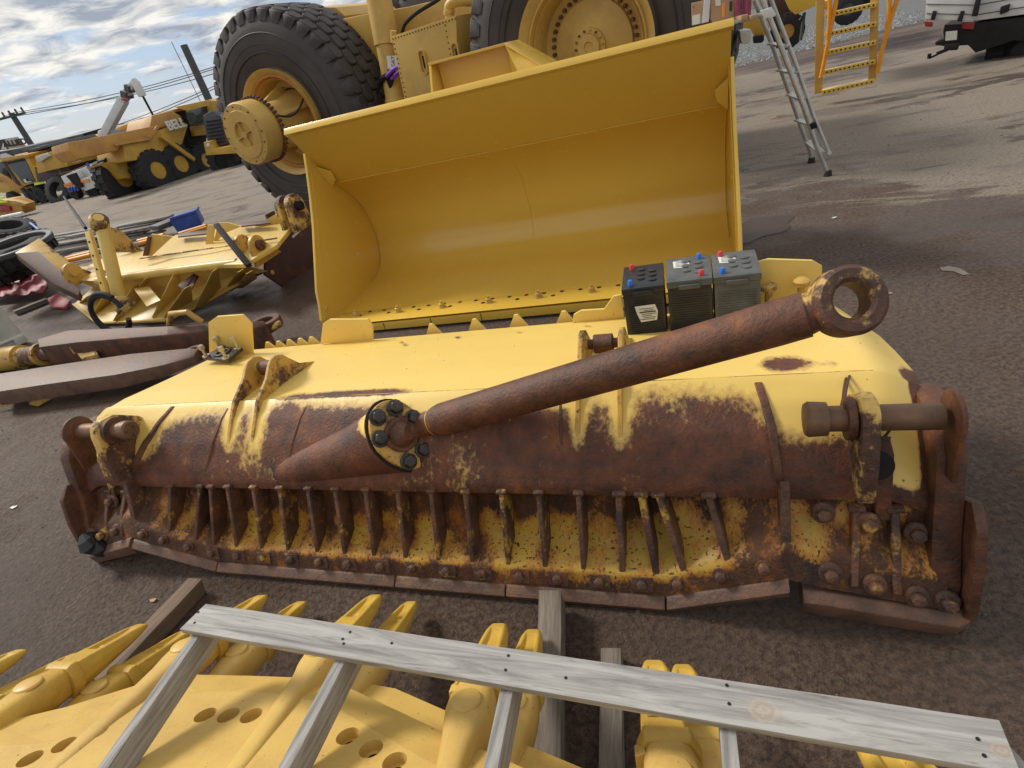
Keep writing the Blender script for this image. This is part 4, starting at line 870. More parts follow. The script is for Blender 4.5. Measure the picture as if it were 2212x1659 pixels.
#@@TRUCK
# ------------------------------------------------------------------ big mining machine behind the bucket
FT = Frame((-2.75, 11.4), -34)
mt = thing('mining_truck', 'huge tan yellow mining machine on tall black tyres behind the loader bucket', 'mining truck', FT.P(2.8, 1.2, 0))
OUT = -FT.e2
def bigwheel(c_, R, w, rim, parent, blocks=True):
    c_ = V(c_); side = .1
    prof = [(-.0, rim), (-.02, rim*1.05), (.02, rim*1.18), (.06, rim*1.5), (.045, R*.80), (-.01, R*.90), (-.08, R*.955), (-.10, R*.978), (-w+.12, R*.978), (-w+.02, R*.9), (-w, rim*1.5), (-w+.1, rim)]
    mb = MB(); mb.lathe(prof, c_, OUT, 72, True)
    # raised sidewall rings
    for rr in (R*.79, R*.70, rim*1.32):
        mb.lathe([(.052, rr-.008), (.062, rr), (.052, rr+.008), (.03, rr)], c_, OUT, 72, True)
    tyre = build('tyre', mb, 'rubber_side', parent, smooth=40)
    if blocks:
        mb = MB(); x = FT.e1; y = V((0, 0, 1)); n_ = 38
        for i in range(n_):
            for row in range(5):
                a = 2*pi*(i+(.5 if row % 2 else 0))/n_; wd = w-.10; h0 = -.06-wd*(row+.5)/5
                hw = wd/5*.47 if row not in (0, 4) else wd/5*.5; aw = 2*pi/n_*.475
                p_ = []
                for rad in (R*.955, R*(1.0 if row not in (0, 4) else .992)):
                    q = .92 if rad > R*.97 else 1
                    for (da, dh) in ((-aw*q, -hw*.7*q), (-aw*q*.66, -hw*q), (aw*.66*q, -hw*q), (aw*q, -hw*.7*q), (aw*q, hw*.7*q), (aw*.66*q, hw*q), (-aw*.66*q, hw*q), (-aw*q, hw*.7*q)):
                        p_.append(c_+OUT*(h0+dh)+(x*cos(a+da)+y*sin(a+da))*rad)
                mb.add(p_, [tuple(range(8))[::-1], tuple(range(8, 16))]+[(j, (j+1) % 8, (j+1) % 8+8, j+8) for j in range(8)])
            for side in (0, 1):      # shoulder lugs
                a = 2*pi*i/n_; aw = 2*pi/n_*.42; h1 = -.05 if side == 0 else -w+.05; h2 = .0 if side == 0 else -w
                mb.hull8([c_+OUT*hh+(x*cos(a+da)+y*sin(a+da))*rd for (hh, rd) in ((h1, R*.985), (h2, R*.86)) for da in (-aw, aw, aw, -aw)][:0] or
                         [c_+OUT*(h1-.14)+(x*cos(a-aw)+y*sin(a-aw))*R*.95, c_+OUT*(h1-.14)+(x*cos(a+aw)+y*sin(a+aw))*R*.95, c_+OUT*(h2+.01)+(x*cos(a+aw*.7)+y*sin(a+aw*.7))*R*.875, c_+OUT*(h2+.01)+(x*cos(a-aw*.7)+y*sin(a-aw*.7))*R*.875,
                          c_+OUT*(h1-.14)+(x*cos(a-aw)+y*sin(a-aw))*R*.995, c_+OUT*(h1-.14)+(x*cos(a+aw)+y*sin(a+aw))*R*.995, c_+OUT*(h1+.03)+(x*cos(a+aw)+y*sin(a+aw))*R*.975, c_+OUT*(h1+.03)+(x*cos(a-aw)+y*sin(a-aw))*R*.975]) if side == 0 else None
        build('tread', mb, 'rubber', tyre, bevel=.012, seg=1)
    return tyre
W1 = V((-2.75, 11.4, 1.76)); W2 = V((2.04, 8.1, 1.78))
bigwheel(W1, 1.76, 1.15, .84, mt); bigwheel(W2, 1.78, 1.15, .88, mt)
def rimset(c_, R, parent, hub):
    mb = MB(); mb.lathe([(.10, R*1.0), (.12, R*1.02), (.10, R*.97), (.03, R*.90), (.05, R*.885), (.05, R*.865), (-.02, R*.84), (.0, R*.82), (-.03, R*.80), (-.32, R*.76), (-.34, R*.60), (-.7, R*.58), (-.9, R*.9), (-.9, R*.98), (.0, R*.99)], c_, OUT, 72, True)
    r_ = build('rim', mb, 'truck_paint', parent, smooth=30)
    if hub:
        mb = MB(); mb.lathe([(.051, R*.872), (.054, R*.878), (.051, R*.884)], c_, OUT, 72, True); mb.lathe([(.0, R*.826), (.006, R*.832), (.0, R*.838)], c_, OUT, 72, True); build('red_line', mb, 'red_line', r_)
        mb = MB(); mb.lathe([(-.5, R*.60), (-.30, R*.56), (.05, R*.46), (.55, R*.43)], c_, OUT, 48); 
        for k in range(5):
            a = 2*pi*k/5+.3; x = FT.e1*cos(a)+V((0, 0, sin(a))); yv = OUT.cross(x)
            mb.prism([c_+x*R*.40+OUT*.45, c_+x*R*.62+OUT*.0, c_+x*R*.66-OUT*.28, c_+x*R*.40-OUT*.28], yv*.07)
        build('wheel_hub', mb, 'truck_paint', parent, bevel=.02)
        mb = MB(); h0 = .62; mb.lathe([(h0-.12, R*.54), (h0-.02, R*.56), (h0, R*.56), (h0+.02, R*.575), (h0+.30, R*.575), (h0+.34, R*.55), (h0+.345, R*.44), (h0+.36, R*.43), (h0+.36, R*.24), (h0+.31, R*.22), (h0+.31, R*.07), (h0+.36, R*.06)], c_, OUT, 64)
        for k in range(4):
            a = pi*k/2+.2; x = FT.e1*cos(a)+V((0, 0, sin(a))); yv = OUT.cross(x); mb.prism([c_+x*.05+OUT*(h0+.31), c_+x*R*.24+OUT*(h0+.31), c_+x*R*.24+OUT*(h0+.36), c_+x*.05+OUT*(h0+.355)], yv*.015)
        hb_ = build('final_drive', mb, 'truck_paint', parent, smooth=30)
        for k in range(44):
            a = 2*pi*k/44; q = c_+(FT.e1*cos(a)+V((0, 0, sin(a))))*R*.60+OUT*(h0-.04); build('flange_bolt', MB().lathe([(-.035, .026), (.035, .026)], q, OUT, 8), 'rust', hb_, bevel=.006, seg=1)
        for k in range(16):
            a = 2*pi*k/16; q = c_+(FT.e1*cos(a)+V((0, 0, sin(a))))*R*.50+OUT*(h0+.345); build('cover_bolt', MB().lathe([(-.01, .014), (.012, .014)], q, OUT, 6), 'rust_worn', hb_)
        mb = MB(); p0 = c_+OUT*(h0-.03)+(FT.e1*.8+V((0, 0, .5)))*R*.5; mb.tube(smoothp([p0, p0-OUT*.25+FT.e1*.12-V((0, 0, .12)), p0-OUT*.45+FT.e1*.22-V((0, 0, .06)), p0-OUT*.62+FT.e1*.30+V((0, 0, .12))]), .016, 8); build('brake_hose', mb, 'black_metal', parent)
    else:
        mb = MB(); mb.lathe([(-.36, R*.72), (-.34, R*.60), (-.30, R*.585), (-.26, R*.40), (-.20, R*.30), (-.17, R*.24), (-.12, R*.235), (-.12, R*.17), (-.08, R*.16), (-.08, R*.07), (-.10, R*.06)], c_, OUT, 60)
        hb_ = build('wheel_hub', mb, 'truck_paint', parent, smooth=30)
        for k in range(40):
            a = 2*pi*k/40; q = c_+(FT.e1*cos(a)+V((0, 0, sin(a))))*R*.64-OUT*.32; build('wheel_bolt', MB().lathe([(-.02, .026), (.04, .026)], q, OUT, 8), 'rust', hb_, bevel=.004, seg=1)
        for k in range(14):
            a = 2*pi*k/14; q = c_+(FT.e1*cos(a)+V((0, 0, sin(a))))*R*.205-OUT*.115; build('cover_bolt', MB().lathe([(-.01, .016), (.018, .016)], q, OUT, 6), 'rust_worn', hb_)
rimset(W1, .86, mt, True); rimset(W2, .90, mt, False)
# chassis, tank, strut, pipes seen between the wheels
def pS(F, px, s_, depth): return MB().prism([F.S(a, b_, s_) for a, b_ in px], F.e2*depth)
build('frame_rail', pS(FT, ((735, 42), (790, 30), (880, 15), (1050, -25), (1150, -60), (1150, 60), (1040, 90), (880, 120), (790, 142)), 1.0, .5), 'truck_paint', mt, bevel=.02)
build('frame_box', pS(FT, ((665, 16), (725, 16), (745, 34), (735, 44), (700, 50)), 1.3, 1.6), 'truck_paint', mt, bevel=.01)
build('axle_housing', pS(FT, ((770, 140), (900, 110), (900, 260), (830, 280), (790, 240)), 1.2, .6), 'truck_paint', mt, bevel=.03)
mb = MB(); a = FT.S(812, -40, .75); b_ = FT.S(862, 250, .45); mb.tube([a, lerp(a, b_, .45)], .20, 32); mb.tube([lerp(a, b_, .42), lerp(a, b_, .86), lerp(a, b_, .87), b_], [.175, .175, .19, .19], 32); build('suspension_strut', mb, 'truck_paint', mt)
q = [FT.S(*p, .26) for p in ((835, 121), (862, 120), (864, 146), (838, 149))]; build('label_sheet', MB().prism(q, FT.e2*.004), 'paper', mt)
text('print', 'CAT', .085, 'ink', face_M(FT.S(849, 134, .24), (FT.S(849, 120, .24)-FT.S(850, 150, .24)), OUT), mt)
mb = MB(); mb.tube(smoothp([FT.S(835, 165, .3), FT.S(850, 150, .2), FT.S(868, 142, .22), FT.S(866, 152, .25), FT.S(846, 170, .3)]), .028, 10); build('purple_strap', mb, 'purple', mt)
TK = [(845, 82), (985, 34), (992, 200), (886, 205)]
tk = build('fuel_tank', pS(FT, ((845, 79), (985, 33), (990, 185), (1000, 280), (892, 300)), .15, .9), 'truck_paint', mt, bevel=.01)
def tp_(u, v_, s_=.15):
    A = FT.S(845, 79, s_); Bq = FT.S(985, 33, s_); Cq = FT.S(895, 300, s_); return A+(Bq-A)*u+(Cq-A)*v_
for k in range(22): build('tank_bolt', MB().lathe([(0, .010), (.012, .009)], tp_(.02+k*.046, .025), OUT, 8), 'wire_rust', tk)
for k in range(20): build('tank_bolt', MB().lathe([(0, .010), (.012, .009)], tp_(.02, .07+k*.045), OUT, 8), 'wire_rust', tk)
for k in range(16): build('tank_bolt', MB().lathe([(0, .010), (.012, .009)], tp_(.83, .05+k*.05), OUT, 8), 'wire_rust', tk)
for u, v_ in ((.42, .30), (.52, .68), (.92, .32)):
    c_ = tp_(u, v_); up_ = (tp_(.5, 0)-tp_(.5, 1)).normalized(); sd_ = OUT.cross(up_).normalized()
    o_ = [c_+sd_*cos(2*pi*i/20)*.065+up_*(sin(2*pi*i/20)*.065+(.10 if sin(2*pi*i/20) > 0 else -.10)) for i in range(20)]
    i_ = [c_+sd_*cos(2*pi*i/20)*.045+up_*(sin(2*pi*i/20)*.045+(.10 if sin(2*pi*i/20) > 0 else -.10)) for i in range(20)]
    mb = MB(); mb.add(o_+[p+OUT*.045 for p in o_]+i_+[p+OUT*.045 for p in i_], [f for i in range(20) for f in ((i, (i+1) % 20, 20+(i+1) % 20, 20+i), (20+i, 20+(i+1) % 20, 60+(i+1) % 20, 60+i), (60+i, 60+(i+1) % 20, 40+(i+1) % 20, 40+i))])
    build('sight_gauge', mb, 'truck_paint', tk); mb = MB(); mb.bar(c_+up_*.08+OUT*.01, c_-up_*.08+OUT*.01, .02, .012, OUT); build('gauge_tube', mb, 'black_metal', tk)
mb = MB(); mb.tube(smoothp([FT.S(868, 75, .5), FT.S(875, 52, .5), FT.S(900, 28, .5), FT.S(945, 0, .6), FT.S(960, -15, .7)]), .028, 12); build('hydraulic_hose', mb, 'black_metal', mt)
mb = MB(); mb.tube(smoothp([FT.S(972, 38, .4), FT.S(970, 15, .4), FT.S(985, 3, .4), FT.S(1020, 2, .5)]), .07, 20); mb.ring(FT.S(970, 26, .4), (0, 0, 1), .085, .06, .05); build('coolant_pipe', mb, 'truck_paint', mt)
mb = MB(); mb.tube([FT.S(851, 92, .4), FT.S(850, 66, .4)], .05, 16); build('filler_neck', mb, 'truck_paint', mt)
mb = MB()
for i in range(7): mb.tube(smoothp([FT.S(815+i*4, 200-i*8, .4), FT.S(822+i*5, 170-i*2, .3), FT.S(838, 160+i*7, .4)]), .022, 8)
build('hose_bundle', mb, 'black_metal', mt)
bw = V(FT.P(1.3, 3.4, 1.76))
def tyre_plain(name, c_, axis, R, w, mat='rubber', rim=.5, parent=None, n=40, lugs=26):
    ax_ = V(axis).normalized(); mb = MB(); mb.lathe([(-w/2, R*rim), (-w/2, R*.86), (-w*.42, R*.95), (w*.42, R*.95), (w/2, R*.86), (w/2, R*rim), (w*.3, R*rim*.94), (-w*.3, R*rim*.94)], c_, ax_, n, True)
    x = ax_.orthogonal().normalized(); y = ax_.cross(x)
    for i in range(lugs):
        for sg in (-1, 1):
            a = 2*pi*(i+(.5 if sg > 0 else 0))/lugs; aw = pi/lugs*.55; c2 = V(c_)
            mb.hull8([c2+ax_*(h*w*sg)+(x*cos(a+da)+y*sin(a+da))*R*rd for rd in (.90, 1.0) for (h, da) in ((.03, -aw), (.03, aw), (.48, aw*1.2), (.48, -aw*.8))])
    return build(name, mb, mat, parent, smooth=35)
tyre_plain('tyre', FT.P(1.6, 3.7, 1.76), FT.e2, 1.78, 1.1, 'rubber', .5, mt)
mb = MB(); mb.prism([FT.P(.0, 1.0, 1.4), FT.P(7.2, 1.0, 1.4), FT.P(7.2, 1.0, 2.2), FT.P(0, 1.0, 2.2)], FT.e2*1.6); build('chassis', mb, 'truck_paint', mt, bevel=.03)
#@@BLADE2
# ------------------------------------------------------------------ second dozer blade (middle left)
F2 = Frame(tuple(G(330, 697, 0))[:2], -26)
b2 = thing('dozer_blade', 'smaller faded yellow bulldozer blade lying on the ground left of the loader bucket', 'bulldozer blade', F2.P(0, .4, 0))
def Z2(zx, zy): return (zx*.3516, 345.6+zy*.3516)
def slab(pts, th, name, mat, parent, bevel=.004): 
    n_ = (pts[1]-pts[0]).cross(pts[2]-pts[0]).normalized(); n_ = n_ if n_.z > 0 else -n_
    return build(name, MB().prism(pts, n_*-th), mat, parent, bevel=bevel)
def zpt(zx, zy, z): return G(*Z2(zx, zy), z)
def zs(zx, zy, s_): return F2.S(*Z2(zx, zy), s_)
# lower ribbed face: from the front bottom edge up to the tube
front = [zpt(455, 885, .14), zpt(600, 1000, .05), zpt(1020, 985, .05), zpt(1250, 880, .08), zpt(1500, 740, .25), zpt(1530, 700, .32)]
TZ = .56; topl = [zpt(470, 735, TZ-.05), zpt(700, 725, TZ), zpt(1000, 690, TZ), zpt(1260, 660, TZ), zpt(1460, 640, TZ), zpt(1530, 700, TZ-.14)]
mb = MB(); n = len(front); off = V((0, 0, -.06))+F2.e2*.26
mid2 = [lerp(a, b_, .55)+off for a, b_ in zip(front, topl)]
mb.v = front+mid2+topl
for i in range(n-1): mb.f += [(i, i+1, n+i+1, n+i), (n+i, n+i+1, 2*n+i+1, 2*n+i)]
k = len(mb.v); mb.v += [p+F2.e2*.04-V((0, 0, .03)) for p in mb.v[:]]; mb.f += [tuple(j+k for j in f)[::-1] for f in mb.f[:]]
build('front_sheet', mb, 'old_paint', b2)
mb = MB(); 
for a, b_ in zip(front, front[1:]): mb.bar(a, b_, .05, .022)
build('bottom_edge', mb, 'old_paint', b2)
def rib2(t0, b0, ztop=TZ, zbot=.08, name='rib', th=.016):
    a = zpt(*t0, ztop); b_ = zpt(*b0, zbot); inn = lerp(a, b_, .55)+off*1.1; d = F2.e1*th
    build(name, MB().prism([a, b_, b_+V((0, 0, -.05))+F2.e2*.12, inn, a+F2.e2*.10], d), 'old_paint', b2, bevel=.002)
for a, b_ in (((1060, 705), (930, 970)), ((1300, 685), (1190, 912)), ((1455, 690), (1370, 810)), ((1130, 790), (1000, 970)), ((880, 735), (790, 885)), ((640, 820), (555, 965)), ((530, 840), (470, 890)), ((810, 780), (690, 990)), ((1510, 700), (1440, 790))):
    hl = (a[1]-700)/300; rib2(a, b_, TZ-.02-hl*.35 if a[1] > 760 else TZ-.02)
slab([zpt(1090, 770, .42), zpt(1130, 800, .36), zpt(1175, 795, .36), zpt(1230, 690, .47), zpt(1200, 690, .50)], .015, 'bracket_plate', 'plate_rust', b2)
slab([zpt(820, 790, .42), zpt(915, 775, .42), zpt(985, 860, .33), zpt(900, 900, .28)], .015, 'bracket_plate', 'old_paint', b2)
mb = MB(); mb.tube([zpt(600, 745, TZ), zpt(760, 722, TZ+.01), zpt(1000, 690, TZ+.01), zpt(1240, 658, TZ+.01), zpt(1460, 632, TZ)], .055, 20); build('cross_tube', mb, 'old_paint', b2)
# upper deck
up = [zpt(540, 650, TZ+.06), zpt(740, 700, TZ+.02), zpt(1200, 645, TZ+.02), zpt(1500, 640, TZ+.02), zpt(1700, 520, .66), zpt(1820, 370, .78), zpt(1450, 400, .80), zpt(1080, 460, .78), zpt(880, 560, .72), zpt(700, 570, .68)]
cu_ = MB(); cu_.prism(up, V((0, 0, -.05))); build('deck_plate', cu_, 'old_paint', b2, bevel=.006)
slab([zpt(370, 660, TZ+.08), zpt(480, 740, TZ), zpt(700, 745, TZ), zpt(560, 650, TZ+.06)], .04, 'deck_plate', 'old_paint_rusty', b2)
mb = MB(); mb.tube([zpt(860, 605, .70), zpt(1100, 570, .70), zpt(1450, 520, .70), zpt(1700, 480, .72)], .010, 8); build('weld_seam', mb, 'rust_worn', b2)
# rear guards and lugs sticking up
def gz_(pts, s_, name='rear_guard', mat='old_paint', th=.02): return build(name, MB().prism([zs(a, b_, s_) for a, b_ in pts], F2.e2*th), mat, b2, bevel=.003)
gz_([(890, 590), (930, 455), (1060, 470), (930, 590)], .75, 'lift_lug'); gz_([(875, 590), (905, 470), (925, 470), (905, 590)], .72, 'lift_lug', 'rust')
gz_([(1260, 540), (1275, 400), (1320, 400), (1300, 530)], .85, 'lift_lug'); gz_([(1310, 520), (1340, 385), (1400, 385), (1480, 410), (1380, 450)], .9, 'lift_lug')
gz_([(1560, 410), (1690, 335), (1830, 355), (1700, 400)], 1.05); gz_([(660, 410), (720, 420), (870, 560), (860, 575), (700, 560)], 1.0, 'rear_guard', 'old_paint_rusty')
slab([zpt(1090, 470, .83), zpt(1100, 450, .84), zpt(1270, 430, .84), zpt(1280, 450, .82)], .02, 'wear_patch', 'plate_rust', b2)
slab([zpt(1480, 405, .84), zpt(1470, 385, .85), zpt(1650, 370, .85), zpt(1660, 385, .84)], .02, 'wear_patch', 'plate_rust', b2)
# right end plate, brown
tR = F2.loc(zpt(1740, 775, .0)).x
def zt_(zx, zy): return F2.T(*Z2(zx, zy), tR)
build('end_plate', MB().prism([zt_(1635, 590), zt_(1630, 705), zt_(1740, 778), zt_(1965, 655), zt_(2060, 540), zt_(2050, 300), zt_(1960, 300), zt_(1880, 290), zt_(1800, 380), zt_(1720, 490)], F2.e1*-.04), 'plate_rust', b2, bevel=.008, label='dark brown end plate with cut corners')
mb = MB(); mb.bar(zt_(1795, 475)+F2.e1*.003, zt_(1845, 430)+F2.e1*.003, .03, .004, F2.e1); build('weld_patch', mb, 'paper', b2)
mb = MB(); mb.lathe([(0, .03), (.01, .03), (.012, .015)], zt_(1672, 690)+F2.e1*.0, F2.e1, 16); build('pad_eye', mb, 'old_paint', b2)
for k in range(5):
    a = F2.P(tR+.03, 1.10+.035*k, .86); mb = MB(); mb.bar(a+V((0, 0, -.28))-F2.e2*.06, a+V((0, 0, .04)), .022, .03); build('grouser_bar', mb, 'rust', b2, bevel=.003)
# big clevis on the right rear
cl = F2.loc(zs(1775, 290, 1.0)); 
for dt in (-.09, .06):
    mb = MB(); c_ = F2.P(cl.x+dt, 1.0, cl.z); mb.prism([c_+F2.e2*cos(a)*.15+V((0, 0, sin(a)*.15)) for a in [pi*i/10 for i in range(11)]]+[c_-F2.e2*.19-V((0, 0, .28)), c_+F2.e2*.17-V((0, 0, .28))], F2.e1*.07); build('clevis', mb, 'rust_worn', b2, bevel=.01)
mb = MB(); c_ = F2.P(cl.x-.16, 1.0, cl.z); mb.tube([c_, c_+F2.e1*.36], .055, 20); build('clevis_pin', mb, 'black_metal', b2)
# trunnion pair mid right
c_ = zs(1570, 525, .42); mb = MB(); mb.prism([c_+F2.e2*cos(a)*.12+V((0, 0, sin(a)*.12)) for a in [pi*i/10 for i in range(11)]]+[c_-F2.e2*.16-V((0, 0, .22)), c_+F2.e2*.3-V((0, 0, .2))], F2.e1*.05); build('trunnion_plate', mb, 'old_paint_rusty', b2, bevel=.008)
mb = MB(); mb.lathe([(0, .06), (.05, .06), (.06, .045), (.06, .02), (.09, .02)], c_+F2.e1*.05, F2.e1, 18); build('trunnion_pin', mb, 'rust', b2)
c_ = zs(1480, 520, .5); mb = MB(); mb.prism([c_+F2.e2*cos(a)*.12+V((0, 0, sin(a)*.12)) for a in [pi*i/10 for i in range(11)]]+[c_-F2.e2*.16-V((0, 0, .2)), c_+F2.e2*.3-V((0, 0, .18))], F2.e1*.05); build('trunnion_plate', mb, 'old_paint_rusty', b2, bevel=.008)
# left trunnion
c_ = zs(435, 690, .45); mb = MB(); mb.prism([c_+F2.e2*cos(a)*.13+V((0, 0, sin(a)*.13)) for a in [pi*i/10 for i in range(11)]]+[c_-F2.e2*.16-V((0, 0, .2)), c_+F2.e2*.3-V((0, 0, .16))], F2.e1*.06); mb.lathe([(0, .07), (.10, .07)], c_, F2.e1, 20); build('trunnion_plate', mb, 'old_paint_rusty', b2, bevel=.008)
# left end plate
tL = F2.loc(zpt(470, 840, .12)).x-.02
def zl_(zx, zy, t_=tL): return F2.T(*Z2(zx, zy), t_)
q = [zs(92, 572, .62), zs(235, 480, .95), zs(450, 650, .80), zs(490, 830, .20), zs(400, 850, .22)]
build('end_plate', MB().prism([zs(92, 572, .55), zs(128, 605, .50), zs(330, 760, .28), zs(480, 832, .18), zs(490, 800, .24), zs(375, 690, .40), zs(240, 560, .60)], V((0, 0, -.10))+F2.e1*-.03), 'plate_rust', b2, bevel=.006)
build('end_channel', MB().prism([zs(92, 570, .56), zs(240, 480, .95), zs(440, 640, .75), zs(350, 700, .42)], V((0, 0, -.03))), 'old_paint_rusty', b2, bevel=.004)
# lift cylinder strapped across it, with its rod end and perforated channel
lc = thing('hydraulic_cylinder', 'chipped yellow hydraulic cylinder standing upright on the smaller blade', 'hydraulic cylinder', zs(735, 860, -.05))
A = zs(625, 400, .35); Bq = zs(735, 850, -.05); mb = MB(); mb.tube([A, lerp(A, Bq, .03), lerp(A, Bq, .97), Bq], [.07, .08, .08, .07], 28); build('barrel', mb, 'old_paint', lc)
mb = MB(); mb.lathe([(-.02, .08), (.0, .095), (.05, .095), (.07, .07)], Bq, (Bq-A), 24); build('gland', mb, 'old_paint', lc)
A2 = zs(545, 440, .38); B2_ = zs(650, 820, .0); mb = MB(); mb.bar(A2, B2_, .12, .05, F2.e2); build('valve_channel', mb, 'old_paint', lc, bevel=.01)
for k in range(4):
    c_ = lerp(A2, B2_, .16+.22*k)-F2.e2*.03; build('channel_hole', MB().lathe([(-.002, .018), (.003, .018)], c_, F2.e2, 14), 'black_metal', lc)
K_ = zs(610, 385, .33); mb = MB(); mb.lathe([(-.09, .085), (-.06, .11), (.06, .11), (.09, .085)], K_, V((.55, -.45, .7)), 28); build('rod_end', mb, 'rust_worn', lc, bevel=.01); mb = MB(); mb.lathe([(.0, .06), (.095, .06)], K_, V((.55, -.45, .7)), 24); build('bushing', mb, 'old_paint', lc)
mb = MB(); mb.tube([Bq, zs(765, 905, -.12), zs(715, 930, -.2)], [.06, .06, .05], 18); mb.prism([zs(700, 905, -.2), zs(790, 850, -.1), zs(820, 890, -.1), zs(745, 960, -.2)], F2.e2*.06); build('fork', mb, 'rust_worn', lc, bevel=.01)
hr = MB(); C_ = zs(675, 955, -.25); X1 = zs(750, 900, -.25)-C_; X1.normalize(); Z_ = (zs(600, 930, -.25)-C_); Z_ = (Z_-X1*Z_.dot(X1)).normalized()
R1 = (zs(755, 900, -.25)-C_).length*.92
hp = [C_+(X1*cos(a)+Z_*sin(a)*.8)*R1 for a in [2*pi*i/40 for i in range(37)]]; hr.tube(hp, .032, 12); hr.tube([p+V((0, 0, .03))+F2.e1*.02 for p in hp[3:34]], .03, 12)
tag(build('rubber_hose_ring', hr, 'far_rubber'), 'black rubber hose bent into a ring, hanging at the cylinder foot', 'hose')
rr_ = MB(); rr_.tube([G(185, 493, 1.02), G(138, 425, 1.25)], .028, 10); tag(build('steel_bar', rr_, 'black_metal'), 'thin black bar slanting up from the cylinder top towards the far tyre', 'steel bar')
bb = MB(); bb.bar(zs(1330, 400, .55), zs(1530, 650, .10), .07, .05); tag(build('black_bar', bb, 'black_metal', bevel=.01), 'black flat steel bar leaning across the smaller blade', 'steel bar')
#@@ARMS
# ------------------------------------------------------------------ rusty push arms, container on the left
ar = thing('push_arm', 'rusty brown push arm with a raised handle loop, the farther of two', 'push arm', G(300, 720, .2))
def gz2(zx, zy, z): return G(*Z2(zx, zy), z)
P_ = [gz2(230, 1100, .32), gz2(420, 1045, .34), gz2(1030, 1020, .36), gz2(1280, 1010, .36), gz2(1540, 990, .34), gz2(1620, 985, .32)]
Q_ = [gz2(240, 1150, .28), gz2(470, 1120, .30), gz2(1030, 1075, .30), gz2(1280, 1050, .30), gz2(1560, 1035, .28), gz2(1640, 1010, .28)]
mb = MB(); n = len(P_); mb.v = P_+Q_+[V((p.x, p.y, .04)) for p in Q_]+[V((p.x, p.y, .04)) for p in P_]
for i in range(n-1):
    for j in range(4): mb.f.append((j*n+i, j*n+i+1, ((j+1) % 4)*n+i+1, ((j+1) % 4)*n+i))
mb.f += [(0, n, 2*n, 3*n), (n-1, 2*n-1, 3*n-1, 4*n-1)]
build('beam', mb, 'rust', ar, bevel=.012)
mb = MB(); mb.prism([gz2(430, 1150, .22), gz2(560, 1105, .26), gz2(1190, 1065, .28), gz2(1175, 1100, .22), gz2(830, 1130, .14), gz2(720, 1165, .12), gz2(600, 1170, .12)], V((0, 0, -.03))); build('side_flange', mb, 'rust_worn', ar, bevel=.004)
mb = MB(); mb.tube([gz2(1040, 1015, .34), gz2(1050, 945, .50), gz2(1150, 935, .50), gz2(1240, 995, .36)], .03, 12); build('handle_loop', mb, 'old_paint_rusty', ar)
mb = MB(); c_ = gz2(1635, 1010, .22); mb.ring(c_, (0, 0, 1), .16, .09, .10); build('pin_eye', mb, 'rust', ar); mb = MB(); mb.tube([gz2(1570, 1050, .18), gz2(1650, 1040, .2), gz2(1730, 1000, .22)], [.045, .05, .03], 14); build('pin', mb, 'rust_worn', ar)
cy_ = thing('hydraulic_cylinder', 'worn yellow and rust hydraulic cylinder lying at the left edge beside the arms', 'hydraulic cylinder', gz2(200, 1200, .1))
mb = MB(); mb.tube([gz2(-80, 1235, .14), gz2(100, 1215, .14), gz2(140, 1210, .14)], .15, 26); build('barrel', mb, 'old_paint_rusty', cy_); mb = MB(); mb.tube([gz2(120, 1212, .14), gz2(250, 1195, .14), gz2(260, 1193, .14), gz2(460, 1170, .15)], [.115, .115, .09, .085], 24); build('sleeve', mb, 'rust_worn', cy_); mb = MB(); mb.lathe([(-.03, .14), (.03, .14)], gz2(262, 1193, .14), (gz2(460, 1170, .15)-gz2(250, 1195, .14)), 24); build('collar', mb, 'old_paint_rusty', cy_)
mb = MB(); mb.ring(gz2(500, 1140, .20), (0, 0, 1), .12, .06, .10); mb.prism([gz2(450, 1160, .2), gz2(560, 1110, .24), gz2(600, 1190, .16), gz2(500, 1220, .12)], V((0, 0, -.06))); build('rod_eye', mb, 'rust_worn', cy_, bevel=.006)
ar2 = thing('push_arm', 'long straight rusty push arm with a torn yellow flange, the nearer of two', 'push arm', G(200, 800, .2))
P_ = [gz2(-60, 1320, .30), gz2(300, 1265, .30), gz2(800, 1190, .28), gz2(1160, 1155, .24), gz2(1215, 1160, .22)]
Q_ = [gz2(-60, 1430, .26), gz2(300, 1375, .26), gz2(700, 1320, .25), gz2(1000, 1260, .22), gz2(1190, 1210, .18)]
mb = MB(); n = len(P_); mb.v = P_+Q_+[V((p.x, p.y, .10)) for p in Q_]+[V((p.x, p.y, .10)) for p in P_]
for i in range(n-1):
    for j in range(4): mb.f.append((j*n+i, j*n+i+1, ((j+1) % 4)*n+i+1, ((j+1) % 4)*n+i))
mb.f += [(0, n, 2*n, 3*n), (n-1, 2*n-1, 3*n-1, 4*n-1)]
build('beam', mb, 'edge_rust', ar2, bevel=.01)
mb = MB(); mb.prism([gz2(-60, 1455, .16), gz2(200, 1420, .17), gz2(680, 1345, .17), gz2(620, 1380, .12), gz2(330, 1440, .08), gz2(220, 1500, .05), gz2(170, 1490, .06), gz2(210, 1450, .09), gz2(-60, 1520, .06)], V((0, 0, -.03))); build('side_flange', mb, 'old_paint_rusty', ar2, bevel=.004)
mb = MB(); mb.ring(gz2(1190, 1185, .16), (0, 0, 1), .10, .05, .08); build('pin_eye', mb, 'rust', ar2)
